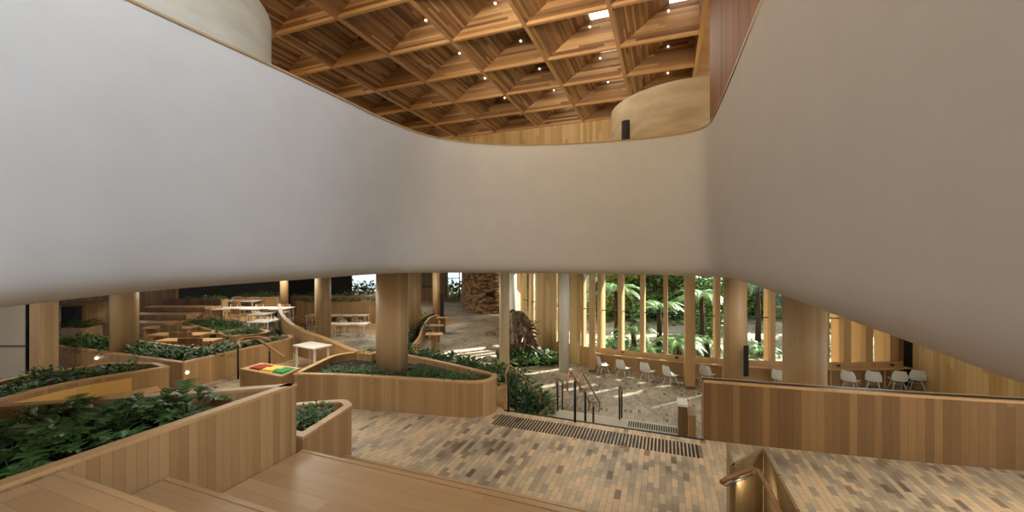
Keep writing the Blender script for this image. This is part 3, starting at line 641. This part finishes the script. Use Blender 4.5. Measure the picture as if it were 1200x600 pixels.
# pale boarded wall panels at the left of the glazing and the front posts
for a, b, nm in ((628, 652, 'trim_1'), (668, 680, 'trim_2')):
    v, an = hit(a); v2, _ = hit(b); mm = (v+v2)/2; an = math.atan2(v2.y-v.y, v2.x-v.x)
    struct(MB().box((mm.x+.02, mm.y-.08, (LOW+ZB)/2), ((v2-v).length, .08, ZB-LOW), an).build(nm, M['boards_pale']))
def fpost(px, py, wd, dp, label):
    x, y, z = W(px, py, LOW); t = thing('timber_post', label, 'post', (x, y, LOW)); MB().box((0, 0, (ZB-LOW)/2), (wd, dp, ZB-LOW), .1).build('shaft', M['timber'], t); MB().box((0, 0, .05), (wd+.02, dp+.02, .1), .1).build('base', M['boards_red'], t)
fpost(694, 435, .26, .3, 'square timber post at the left end of the window counter'); fpost(808, 454, .34, .4, 'square timber post standing before the window counter')
q0, q1, q2 = WY(1070, 15.6), WY(1130, 13.2), WY(1260, 10.6)
m = MB(); strip(m, [q2[:2], q1[:2], q0[:2]], -.25, LOW, ZB); struct(m.build('wall_side', M['boards_pale']))
q3 = WY(1068, 15.8); struct(MB().box((q3[0], q3[1], .2), (.35, .3, 4.0), .6).build('door_1', M['black'])); q3 = WY(1061, 16.0); struct(MB().box((q3[0], q3[1], .5), (.3, .3, 4.6), .6).build('trim_3', M['boards_red']))
struct(MB().box((12.6, 18.4, .7), (5.5, .3, 4.8), 1.0).build('wall_north_east', M['boards_pale']))

# window counter
cp = []
for px in range(700, 1056, 12):
    v, an = hit(px); cp.append((v.x+math.sin(an)*.34, v.y-math.cos(an)*.34))
ct = thing('window_counter', 'long timber counter desk curving along under the garden windows', 'counter', (*cp[0], LOW), abs_=True)
m = MB(); strip(m, inset(cp, -.30, False), .34, LOW+.72, LOW+.76); m.build('worktop', M['timber'], ct)
m = MB(); strip(m, inset(cp, .02, False), .05, LOW+.72, LOW+.95); m.build('back_ledge', M['timber'], ct)
for k in range(2, len(cp), 5):
    MB().box((cp[k][0], cp[k][1]-.05, LOW+.36), (.05, .3, .72)).build('support', M['timber'], ct); MB().box((cp[k][0]+.3, cp[k][1]-.0, LOW+.86), (.12, .03, .07)).build('power_socket', M['black'], ct)

# ------------------------------------------------------------------ chairs
def shell_chair(label, group):
    t = thing('shell_chair', label, 'chair', group=group); rows = []
    for i in range(15):
        s_ = i/14
        if s_ < .5: y, z = -.22+.40*(s_/.5), .45-.035*math.sin(math.pi*s_/.5)
        else:
            q = (s_-.5)/.5; y, z = .18+.10*q**.8+.02, .45+.40*q**1.15
        wv = .225+.015*math.sin(math.pi*s_)-(.07*((s_-.75)/.25)**2 if s_ > .75 else 0); r = []
        for j in range(9):
            u = -1+j/4; curl = .055*abs(u)**2.5
            r.append((wv*u, y-(curl*1.2 if s_ > .5 else 0), z+(curl if s_ < .6 else 0)))
        rows.append(r)
    m = MB(); m.grid(rows); m.grid([[(p[0], p[1]+.008, p[2]-.012) for p in r][::-1] for r in rows]); m.build('shell', M['shell'], t)
    for sx_, sy in ((-1,-1),(1,-1),(-1,1),(1,1)): MB().tube([(sx_*.12, sy*.1, .43), (sx_*.23, sy*.23, 0)], [.015, .01], 8).build('leg', M['shell'], t)
    MB().tube([(-.16, 0, .30), (.16, 0, .30)], .008, 6).build('stretcher', M['shell'], t)
    return t
clist = [(707, 440, 'white shell chair at the left end of the window counter'), (731, 444, 'second white shell chair from the left end of the window counter'), (759, 448, 'third white shell chair from the left end of the window counter'), (786, 453, 'white shell chair just left of the square timber post'),
 (829, 452, 'white shell chair between the square post and the column with the black sign'), (900, 452, 'white shell chair right of the column with the black sign'), (972, 451, 'white shell chair at the right of the widest column'), (996, 452, 'second white shell chair right of the widest column'), (1021, 452, 'third white shell chair right of the widest column'), (1041, 451, 'rightmost white shell chair near the dark doorway')]
ch0 = None
for i, (px, py, lab) in enumerate(clist):
    h_, an = hit(px); cX = CA*h_.x+SA*h_.y
    x, y, z = W(px, py, LOW); lim = Vector((h_.x+math.sin(an)*1.0, h_.y-math.cos(an)*1.0)); p = (lim.x, lim.y, LOW)
    if y < lim.y: p = (x, y, LOW)
    rz = an+math.pi-.75+R.uniform(-.3, .3)
    if ch0 is None: ch0 = shell_chair(lab, 'white shell chairs at the window counter'); ch0.location = p; ch0.rotation_euler = (0, 0, rz)
    else: dup(ch0, p, rz, lab)
def dining_chair(label, group):
    t = thing('dining_chair', label, 'chair', group=group)
    MB().box((0, 0, .445), (.44, .42, .03)).build('seat', M['coping'], t, bevel=.01); rows = []
    for k, (z, o) in enumerate(((.58, 0), (.7, .03), (.82, .05))): rows.append([(.21*u, .19+o-.03*(1-u*u)*-1, z) for u in (-1, -.5, 0, .5, 1)])
    m = MB(); m.grid(rows); m.grid([[(p[0], p[1]+.018, p[2]) for p in r][::-1] for r in rows]); m.build('backrest', M['coping'], t)
    for sx_, sy in ((-1,-1),(1,-1)): MB().tube([(sx_*.19, sy*.18, .44), (sx_*.21, sy*.21, 0)], .016, 6).build('leg', M['white'], t)
    for sx_ in (-1, 1): MB().tube([(sx_*.19, .23, .8), (sx_*.19, .18, .44), (sx_*.21, .22, 0)], .016, 6).build('leg', M['white'], t)
    return t
def table(name, label, loc, rz, L, D, h=.74, group=None, cat='table'):
    t = thing(name, label, cat, loc, rz, group); MB().box((0, 0, h-.02), (L, D, .04)).build('tabletop', M['white'], t, bevel=.006)
    for a in (-1, 1):
        for b in (-1, 1): MB().box((a*(L/2-.08), b*(D/2-.08), (h-.04)/2), (.05, .05, h-.04)).build('leg', M['white'], t)
    MB().box((0, 0, h-.07), (L-.2, .04, .06)).build('apron', M['white'], t)
    return t
dc0 = None
def chairs_at(tl, rz, L, D, n, lab, group):
    global dc0
    for side in (-1, 1):
        for k in range(n):
            lx = -L/2+L*(k+.5)/n; ly = side*(D/2+.17); x = tl[0]+lx*math.cos(rz)-ly*math.sin(rz); y = tl[1]+lx*math.sin(rz)+ly*math.cos(rz); r = rz+(0 if side > 0 else math.pi)+R.uniform(-.12, .12)
            if dc0 is None: dc0 = dining_chair(lab, group); dc0.location = (x, y, tl[2]); dc0.rotation_euler = (0, 0, r)
            else: dup(dc0, (x, y, tl[2]), r, lab, group)
def set_table(px, py, z, L, D, rz, n, lab, clab, group):
    x, y, _ = W(px, py, z+.74); table('dining_table', lab, (x, y, z), rz, L, D); chairs_at((x, y, z), rz, L, D, n, clab, group)
set_table(408, 379, LOW, 2.6, .95, ANG, 2, 'white dining table nearest the timber column in the lower dining area', 'pale timber chair at the nearest lower dining table', 'chairs at the nearest lower table')
set_table(396, 369, LOW, 4.4, 1.0, ANG, 4, 'long white dining table behind the nearest one in the lower dining area', 'pale timber chair at the long lower dining table', 'chairs at the long lower table')
x, y, _ = W(429, 360, LOW+.9); table('serving_table', 'distant white topped serving table in front of the far timber counter', (x, y, LOW), ANG, 3.2, 1.1, .9)
set_table(275, 361, 0, 5.6, 1.1, ANG, 4, 'long white table on the upper terrace at the left', 'timber chair at the long terrace table', 'chairs at the long terrace table')
set_table(262, 352, 0, 4.2, 1.1, ANG, 3, 'farther white table on the upper terrace behind the long one', 'timber chair at the farther terrace table', 'chairs at the farther terrace table')
for px, py, lab in ((306, 367.5, 'small white square table behind another on the terrace edge'), (309, 375.5, 'small white square table in front of another on the terrace edge')):
    x, y, _ = W(px, py, .74); table('square_table', lab, (x, y, 0), ANG, .9, .8)
# tiered timber benches at the left
tb = thing('bench_tiers', 'stepped timber bench tiers behind the left column', 'benches', (*W(180, 366, .9)[:2], 0), ANG)
for k in range(3): MB().box((-.5, k*1.1, .24+.1*k), (3.0, 1.1, .48+.2*k), 0).build('tier', M['boards'], tb); MB().box((-.5, k*1.1-.22, .50+.2*k), (3.0, .62, .04)).build('seat_board', M['coping'], tb)
MB().box((-.5, 2.8, .6), (3.0, .12, 1.2)).build('back_panel', M['boards_red'], tb)
for k, (px, py, lab) in enumerate(((200, 383, 'timber bench desk farthest back of three below the bench tiers'), (211, 391, 'middle timber bench desk of three below the bench tiers'), (222, 398, 'nearest timber bench desk of three below the bench tiers'))):
    x, y, _ = W(px, py, .6); b = thing('bench_desk', lab, 'bench', (x, y, 0), ANG)
    MB().box((0, 0, .58), (1.9, .5, .05)).build('top', M['coping'], b); MB().box((-.85, 0, .28), (.08, .45, .55)).build('end_panel', M['boards'], b); MB().box((.85, 0, .28), (.08, .45, .55)).build('end_panel', M['boards'], b)
    MB().box((.25, -.28, .5), (.8, .05, .42)).build('backrest', M['boards_red'], b)
# terrace planter strip and second planters behind
T1 = [W(212,377,.55)[:2], W(240,385,.55)[:2], W(267,394,.55)[:2], W(300,392,.55)[:2], W(318,388,.55)[:2], W(290,380,.55)[:2], W(250,372,.55)[:2]]
planter('terrace_planter', 'narrow oak planter of plants between the bench desks and the terrace tables', round_poly(T1, .3), 0, .55)
for i, p in enumerate(scatter(inset(ccw(T1), .12), 26, .38)): plant('bushy', 81+i % 3, (p[0], p[1], .40), R.uniform(0, 6), R.uniform(.8, 1.2), 'bushy_plant', 'dark leafy plant in the narrow terrace planter', 'plants in the terrace planter', 'leaf')
def block(name, label, px0, px1, pyt, z, h, depth, mat='boards', cat='planter', plants=0, rzz=ANG):
    xa, ya, _ = W(px0, pyt, z+h); xb, yb_, _ = W(px1, pyt, z+h); d = Vector((-SA, CA))*depth
    o = round_poly([(xa, ya), (xb, yb_), (xb+d.x, yb_+d.y), (xa+d.x, ya+d.y)], .15); t = planter(name, label, o, z, z+h, soil=.08, mat=mat)
    for i, p in enumerate(scatter(inset(ccw(o), .2), plants, .4)): plant('bushy', 91+i % 3, (p[0], p[1], z+h-.1), R.uniform(0, 6), R.uniform(.9, 1.5), 'bushy_plant', 'leafy plant in the '+label.split(' in ')[0].split(' behind')[0], 'plants in the '+label[:30], 'leaf')
block('back_planter', 'oak planter right of the bench tiers', 218, 250, 353, 0, 1.0, 1.2, plants=6)
block('back_planter', 'distant oak planter behind the terrace tables', 272, 326, 348, 0, .9, 1.2, plants=8)
block('clad_planter', 'long timber clad planter behind the dining tables', 345, 445, 354, LOW, 1.6, 1.0, plants=10)
block('clad_planter', 'farthest timber clad planter in the dining area', 340, 445, 347, LOW, 1.9, 1.0, plants=10)
block('side_planter', 'low oak planter seen left of the left column', 66, 96, 385, 0, .8, .8, plants=4)
# far left partitions
struct(MB().box((*WY(85, 22)[:2], 1.5), (10, .3, 3.0), ANG+.2).build('wall_left', M['boards_red']))
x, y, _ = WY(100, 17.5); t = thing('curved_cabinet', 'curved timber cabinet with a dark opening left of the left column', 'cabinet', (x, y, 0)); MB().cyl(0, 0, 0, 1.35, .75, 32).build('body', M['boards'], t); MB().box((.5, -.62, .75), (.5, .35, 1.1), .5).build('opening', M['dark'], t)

# curving ramp parapet, slide and handrails between terrace and dining
rpth = [W(326,357,.9)[:2], W(327,366,.9)[:2], W(334,376,.9)[:2], W(345,384,.9)[:2], W(353,389,.85)[:2], W(378,397,.75)[:2], W(402,407,.65)[:2], W(424,418,.5)[:2]]
rpth = smooth_path(rpth, 5); nn = len(rpth); t = thing('ramp_parapet', 'curving oak ramp parapet descending past the white desk', 'parapet wall', (*rpth[0], 0), abs_=True)
m = MB(); strip(m, rpth, .12, [LOW]*nn, [.9-.4*max(0, (i-nn*.5)/(nn*.5)) for i in range(nn)]); m.build('wall', M['boards'], t)
m = MB(); strip(m, inset(rpth, -.01, False), .14, [.9-.4*max(0, (i-nn*.5)/(nn*.5)) for i in range(nn)], [.94-.4*max(0, (i-nn*.5)/(nn*.5)) for i in range(nn)]); m.build('coping', M['coping'], t)
gp = inset(rpth[:nn*2//5], -.35, False); m = MB(); strip(m, gp, .03, .0, .7); m.build('green_glass', M['glass_green'], t)
x, y, _ = W(366, 404, .74); table('desk', 'white topped desk beside the curving ramp parapet', (x, y, 0), ANG-.5, 1.0, .6, cat='desk')
x, y, _ = W(434, 411, .75); t = planter('box_planter', 'small square oak box planter left of the long planter column', [(x-.3, y-.3), (x+.3, y-.3), (x+.3, y+.3), (x-.3, y+.3)], 0, .75)
for k in range(3): plant('bushy', 95+k, (x+(-.12, .1, 0)[k], y+(.05, .1, -.1)[k], .62), k, .7, 'bushy_plant', 'small plant in the square box planter', 'plants in the box planter', 'leaf3')
# display box with coloured cloths and its neighbours
bx = [W(281,431,.8)[:2], W(318,429,.8)[:2], W(345,437,.75)[:2], W(300,444,.75)[:2]]
P0, P1, P2, P3 = [Vector(W(*q)[:2]) for q in ((281,432,.8), (306,425,.8), (352,431,.8), (330,441,.8))]
t = planter('display_bench', 'oak display box carrying coloured cloths left of the long planter', [tuple(P0), tuple(P1), tuple(P2), tuple(P3)], 0, .8, soil=.05)
for k, (mt, nm) in enumerate((('red', 'dark red folded cloth on the oak display box'), ('gold', 'yellow folded cloth on the oak display box between red and green'), ('green', 'green folded cloth on the oak display box'))):
    s0, s1 = .12+.27*k, .12+.27*k+.24; a0, a1 = P0.lerp(P3, .55 if 0 else .5), 0
    lo0, lo1 = P0.lerp(P3, .16+.27*k), P0.lerp(P3, .16+.27*k+.25); hi0, hi1 = P1.lerp(P2, .16+.27*k), P1.lerp(P2, .16+.27*k+.25)
    q = [lo0.lerp(hi0, .14), lo1.lerp(hi1, .14), lo1.lerp(hi1, .86), lo0.lerp(hi0, .86)]
    c = thing('folded_cloth', nm, 'cloth', (*q[0], .75), abs_=True); MB().prism([tuple(v) for v in q], .75, .815).build('fold', M[mt], c, bevel=.02); MB().prism([tuple(q[0].lerp(q[2], .06)), tuple(q[1].lerp(q[3], .06)), tuple(q[1].lerp(q[2], .5)), tuple(q[0].lerp(q[3], .5))], .815, .835).build('upper_fold', M[mt], c, bevel=.008)
a = Vector(W(285,424,.55)[:2]); b = Vector(W(333,418,.75)[:2])
ra = [Vector(W(282,407,.95)), Vector(W(279,401,1.02)), Vector(W(285,396.5,1.05)), Vector(W(300,397,1.0)), Vector(W(316,407,.85)), Vector(W(334,419,.65))]
handrail('looped timber handrail on black posts in front of the corner planter', [smooth_path([tuple(v) for v in ra], 5), [(*W(287,396.5,1.06)[:2], 1.05), W(303,395,1.1), W(316,398,1.1)]], [(ra[1].x, ra[1].y, 0, ra[1].z), (ra[4].x, ra[4].y, 0, ra[4].z)], loc=(ra[1].x, ra[1].y, 0), r=.03)
rb2 = [Vector(W(341,381,LOW+2.0)), Vector(W(341,373,LOW+2.2)), Vector(W(348,372,LOW+2.2)), Vector(W(358,377,LOW+2.0)), Vector(W(372,385,LOW+1.6))]
handrail('pale metal handrail loop beside the dining column', [smooth_path([tuple(v) for v in rb2], 5)], [(rb2[1].x, rb2[1].y, LOW, rb2[1].z), (rb2[3].x, rb2[3].y, LOW, rb2[3].z)], loc=(rb2[1].x, rb2[1].y, LOW))
# dark partition and far windows behind the dining area
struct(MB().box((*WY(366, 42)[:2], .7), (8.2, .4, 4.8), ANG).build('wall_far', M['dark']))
struct(MB().box((*WY(150, 31)[:2], .75), (24, .3, 4.6), ANG).build('wall_far_left', M['slate']))
for k, px in enumerate((414, 424, 434)):
    wv = struct(MB().box((*WY(px, 41.2)[:2], 1.2), (.86, .04, 2.9), ANG).build('window_%d' % (30+k), M['glass'])); MB().box((*WY(px, 41.15)[:2], 0), (.86, .06, .08), ANG).build('sill', M['black'], wv)
# screens, cafe counters by the entrance path
for k, (px, py, h, lab) in enumerate(((519, 372, 1.0, 'farthest small timber stand along the entrance path'), (512, 381, 1.0, 'middle small timber stand along the entrance path'), (509, 391, 1.0, 'nearest small timber stand along the entrance path'))):
    x, y, _ = W(px, py, LOW+h); t = thing('ticket_stand', lab, 'stand', (x, y, LOW), ANG); MB().box((0, 0, .48), (.3, .3, .96)).build('pedestal', M['boards_red'], t); MB().box((0, 0, .985), (.85, .5, .05)).build('top', M['coping'], t)
x, y, _ = WY(518, 31); t = tag(MB().box((x, y, LOW+1.1), (.28, .1, 2.2), ANG).build('black_totem', M['black']), 'tall thin black totem sign beside the entrance path', 'sign')
ent = [W(478,410,LOW+.9), W(492,396,LOW+.9), W(497,382,LOW+.9), W(505,372,LOW+.9), W(514,369,LOW+.9)]
t = thing('entrance_ramp_wall', 'curving oak ramp wall with green glass left of the entrance path', 'parapet wall', (*ent[0][:2], LOW), abs_=True); ep = smooth_path([e[:2] for e in ent], 6)
m = MB(); strip(m, ep, .12, LOW, LOW+.9); m.build('wall', M['boards'], t); m = MB(); strip(m, inset(ep, .3, False), .03, LOW+.1, LOW+1.0); m.build('green_glass', M['glass_green'], t)
for i, p in enumerate(scatter([WY(472, 20)[:2], WY(500, 28)[:2], WY(490, 33)[:2], WY(470, 26)[:2]], 12, .6)): plant('bushy', 99+i % 2, (p[0], p[1], LOW), R.uniform(0, 6), R.uniform(2.0, 3.2), 'bushy_plant', 'leafy plant left of the entrance path', 'plants left of the entrance path', 'leaf3')
# entrance wall, door, curved brick wall
struct(MB().box((*WY(483, 46)[:2], .7), (8.2, .3, 4.8), ANG).build('wall_entrance', M['boards_red']))
dx = WY(530.5, 45.2); dd = struct(MB().box((dx[0], dx[1], LOW+1.9), (1.5, .06, 3.8), ANG).build('door_2', M['glass'])); 
for o_ in (-.75, 0.75): MB().box((dx[0]+o_*CA, dx[1]+o_*SA, LOW+1.9), (.1, .1, 3.8), ANG).build('door_frame', M['black'], dd)
MB().box((dx[0], dx[1], LOW+.25), (1.5, .1, .5), ANG).build('kick_plate', M['boards_red'], dd); MB().box((dx[0], dx[1], LOW+2.6), (1.5, .1, .08), ANG).build('transom', M['black'], dd)
bw = smooth_path([WY(541, 45)[:2], WY(543, 40)[:2], WY(556, 36.5)[:2], WY(578, 35.2)[:2], WY(600, 36.5)[:2]], 8)
m = MB(); strip(m, bw, .3, LOW, ZB); struct(m.build('wall_brick', M['brickwall']))
x, y, _ = WY(574, 34.9); tag(MB().box((x, y, LOW+1.75), (.7, .05, .35), ANG).build('wall_plaque', M['black']), 'small dark plaque on the curved brick wall', 'plaque')
x, y, _ = WY(500, 45.7); wv = struct(MB().box((x, y, 1.2), (1.0, .06, 2.6), ANG).build('window_40', M['glass'])); MB().box((x, y, -.1), (1.1, .1, .1), ANG).build('sill', M['black'], wv)

# ------------------------------------------------------------------ stump, ferns of the indoor bed
x, y, _ = WY(611, 19.7); st_ = thing('tree_stump', 'gnarled weathered tree stump with twisted roots in the fern bed', 'stump', (x, y, LOW)); rr = random.Random(5); m = MB()
rows = []
for i in range(30):
    t = i/29; z = 2.35*t; base = .78*(1-t)**.55+.10+.35*max(0, .25-t)
    row = []
    for j in range(48):
        th = 2*math.pi*j/48; q = noise.noise(Vector((math.cos(th)*1.6, math.sin(th)*1.6, z*1.1)))*.55+noise.noise(Vector((math.cos(th)*5, math.sin(th)*5, z*1.6)))*.42+noise.noise(Vector((math.cos(th)*12, math.sin(th)*12, z*4)))*.16
        r_ = base*(1+q); row.append((r_*math.cos(th)-.28*t, r_*math.sin(th), z+q*.25))
    rows.append(row)
m.grid(rows, smooth=False, closed=True); m.poly(rows[-1])
m.build('bole', M['stump'], st_)
for k in range(54):
    a = rr.uniform(0, 6.28); z = rr.uniform(.1, 1.9); r0 = .95-.22*z; ln = rr.uniform(.4, 1.0); p = [Vector((r0*.75*math.cos(a)-.1*z, r0*.75*math.sin(a), z))]
    for q in range(4): p.append(p[-1]+Vector((math.cos(a+rr.uniform(-.8, .8))*ln/4, math.sin(a+rr.uniform(-.8, .8))*ln/4, rr.uniform(-.25, .22)*ln)))
    MB().tube([tuple(v) for v in p], [.08, .06, .05, .03, .012], 6).build('root', M['stump'], st_)
MB().tube([(.2, 0, .9), (.7, -.1, .75), (1.1, -.1, .4), (1.6, -.1, .12), (2.2, -.1, .02)], [.2, .17, .14, .11, .05], 8).build('root', M['stump'], st_)
bed = [WY(588, 18.3), WY(660, 18.9), WY(668, 20.3), WY(632, 21.5), WY(588, 22)]
tag(MB().prism([b_[:2] for b_ in bed], LOW, LOW+.12).build('fern_bed', M['soil']), 'bed of dark soil around the gnarled stump', 'soil bed')
for i, p in enumerate(scatter([b_[:2] for b_ in [WY(592, 18.2), WY(656, 18.9), WY(655, 19.4), WY(592, 19.4)]], 16, .36)): plant('fern' if i % 2 else 'bushy', 111+i % 3, (p[0], p[1], LOW+.12), R.uniform(0, 6), R.uniform(.8, 1.1) if i % 2 else R.uniform(1.7, 2.4), 'fern' if i % 2 else 'leafy_shrub', 'green fern in the bed around the gnarled stump' if i % 2 else 'dark leafy shrub in the bed around the gnarled stump', 'ferns around the stump' if i % 2 else 'shrubs around the stump', 'fern' if i % 2 else 'leaf')
for i, (px, Y, sc) in enumerate(((578, 22, .45), (575, 26, .4), (573, 19.5, .4))):
    x, y, _ = WY(px, Y); m = MB(); rk = random.Random(i); rows = []
    for a in range(7):
        th = math.pi*a/12; rows.append([(sc*math.cos(th)*math.cos(b*.5236)*(1+.2*noise.noise(Vector((a, b, i)))), sc*.7*math.cos(th)*math.sin(b*.5236), sc*.6*math.sin(th)) for b in range(12)])
    m.grid(rows, closed=True); o = m.build('rock', M['rock']); o.location = (x, y, LOW); tag(o, ('rounded brown rock nearest the cream column', 'small rock farthest along the entrance path', 'low rock nearest the stair beside the entrance path')[i], 'rock')

# ------------------------------------------------------------------ garden outside
g = MB(); 
def gz(x, y): 
    d = max(0, y-22); return LOW-.15+max(0, d-16)*.28+.25*noise.noise(Vector((x*.2, y*.2, 0)))*(d > 12)
xs = [-20+3*i for i in range(36)]; ys = [18.6+2.2*i for i in range(24)]
g.grid([[(x_, y_, gz(x_, y_)) for x_ in xs] for y_ in ys]); struct(g.build('floor_garden', M['ground']))
struct(MB().prism([(-9.5, 27.0), (60, 25.0), (60, 31.0), (-9.5, 33.0)], LOW-.1, LOW-.02).build('floor_road', M['road']))
gl = lambda px, Y: (WY(px, Y)[0], WY(px, Y)[1])
def tree_fern(px, Y, h, L, label, seed, group='tree ferns in the garden'):
    x, y = gl(px, Y); t = thing('tree_fern', label, 'tree fern', (x, y, gz(x, y))); m = MB(); m.tube([(0, 0, 0), (.04, 0, h*.5), (0, .03, h)], [.17, .13, .12], 10); m.build('trunk', M['trunk'], t)
    c = fernmesh(seed, 16, L, .75, 20, .22); c.v = [(a, b, e+h) for a, b, e in c.v]; c.build('crown', M['fern'], t)
tree_fern(742, 20.8, 1.3, 1.9, 'tree fern outside the window above the second white chair', 1); tree_fern(772, 21.5, 2.4, 2.2, 'tall tree fern outside between the middle window mullions', 2)
tree_fern(795, 20.0, .9, 1.9, 'low tree fern outside the window left of the square post', 3); tree_fern(822, 22.5, 2.9, 2.4, 'tall tree fern seen high through the window right of the square post', 4); tree_fern(722, 23.0, 3.2, 2.3, 'tree fern seen high through the leftmost clear window', 5)
tree_fern(888, 23.0, 3.6, 2.4, 'tree fern seen high behind the column with the black sign', 6); tree_fern(980, 23.5, 1.2, 1.9, 'tree fern outside the windows at the right', 8)
def fol(seed, n, R_, ls, cz=0):
    r = random.Random(seed); m = MB()
    for i in range(n):
        v = Vector((r.gauss(0, 1), r.gauss(0, 1), r.gauss(0, 1))).normalized()*R_*r.uniform(.55, 1); v.z = v.z*.8+cz; d = Vector((r.uniform(-1, 1), r.uniform(-1, 1), r.uniform(-.6, .6))).normalized(); s_ = d.cross(Vector((r.uniform(-1, 1), r.uniform(-1, 1), 1))).normalized(); l = ls*r.uniform(.6, 1.4)
        m.poly([v, v+d*l*.5+s_*l*.3, v+d*l, v+d*l*.5-s_*l*.3])
    return m
tp_ = []
def tree(px, Y, h, R_, label, k, group):
    x, y = gl(px, Y); z = gz(x, y)
    if len(tp_) < 3:
        t = thing('tree', label, 'tree', (x, y, z), 0, group); MB().tube([(0, 0, 0), (.1, 0, 2), (-.05, .1, 4), (.1, 0, 6)], [.16, .13, .1, .05], 8).build('trunk', M['bark'], t)
        fol(200+len(tp_), 2600, 2.2, .34, 4.6).build('foliage', M['canopy' if len(tp_) != 1 else 'canopy2'], t)
        fol(210+len(tp_), 1500, 1.9, .3, 1.3).build('lower_foliage', M['canopy' if len(tp_) != 1 else 'canopy2'], t); tp_.append(t); t.scale = (R_,)*3; return
    dup(tp_[k], (x, y, z), R.uniform(0, 6), label, group, R_)
gt = 'garden trees'
R2 = random.Random(9)
for i in range(30):
    px = 714+i*12.7+R2.uniform(-5, 5); Y = R2.choice((33, 36, 39, 42, 34.5)); k = i % 3
    tree(px, Y, 6, R2.uniform(.9, 1.35), ('leafy dark green tree in the garden beyond the pale road', 'olive leaved tree in the garden beyond the pale road', 'broad green tree in the garden beyond the pale road')[k], k, ('dark garden trees', 'olive garden trees', 'broad garden trees')[k])
for i in range(2): 
    tree(835+i*120+R2.uniform(-6, 6), R2.uniform(24.5, 26), 6, R2.uniform(.62, .8), 'slender tree standing between the windows and the pale road', i % 3, 'trees before the road')
for i, p in enumerate([gl(700+R2.uniform(0, 340), R2.uniform(20.4, 23.2)) for _ in range(40)]):
    plant('fern' if i % 2 else 'bushy', 121+i % 3, (p[0], p[1], gz(*p)), R.uniform(0, 6), R2.uniform(.9, 1.5) if i % 2 else R2.uniform(2, 3.4), 'garden_fern' if i % 2 else 'garden_shrub', 'arching fern in the garden strip below the windows' if i % 2 else 'rounded shrub in the garden strip below the windows', 'ferns below the windows' if i % 2 else 'shrubs below the windows', 'fern' if i % 2 else 'canopy')
# dark faced curved bench wall by the bench desks
t = thing('curved_bench_wall', 'low curved bench wall with a dark face beside the bench desks', 'bench', (*W(216, 411, 0)[:2], 0), abs_=True)
cw = smooth_path([W(*q, 0)[:2] for q in ((214, 408), (220, 412), (232, 410.5), (262, 405.5), (290, 402), (312, 399))], 6)
m = MB(); strip(m, cw, .3, 0, .5); m.build('face', M['dark'], t); m = MB(); strip(m, inset(cw, -.02, False), .36, .5, .55); m.build('coping', M['coping'], t)
m = MB(); strip(m, inset(cw[:8], -.012, False), .1, 0, .5); m.build('timber_end', M['boards'], t)

for i in range(36):
    x, y = gl(700+i*10+R2.uniform(-8, 8), R2.choice((31.5, 33, 35, 37.5)))
    plant('bushy', 131+i % 3, (x, y, gz(x, y)-.1), R.uniform(0, 6), R2.uniform(4.5, 8), 'hillside_shrub', 'dense shrub on the slope beyond the pale road', 'shrubs beyond the road', 'canopy' if i % 3 else 'canopy2')
for px, Y, h, L, lab, sd_ in ((760, 19.9, .5, 1.7, 'lowest tree fern outside the window above the third white chair', 11), (716, 20.5, .7, 1.6, 'small tree fern outside the leftmost clear window', 12), (828, 20.3, .8, 1.8, 'tree fern just outside the window right of the square post', 13), (892, 20.5, .4, 1.5, 'low tree fern outside the window right of the black sign', 14)):
    tree_fern(px, Y, h, L, lab, sd_)

for k, (px, Y) in enumerate(((524, 50), (530, 53), (536, 50), (541, 52), (413, 51), (423, 50), (434, 52))):
    x, y, _ = WY(px, Y); plant('bushy', 131+k % 3, (x, y, LOW-.1), k, 6.5, 'garden_hedge', 'leafy hedge seen through the distant glass entrance door' if px > 500 else 'leafy hedge seen through the far window behind the dining area', 'hedge beyond the entrance door' if px > 500 else 'hedge beyond the far window', 'canopy')
struct(MB().box((-26, 53, LOW-.3), (24, 18, .2)).build('floor_entrance_court', M['road']))
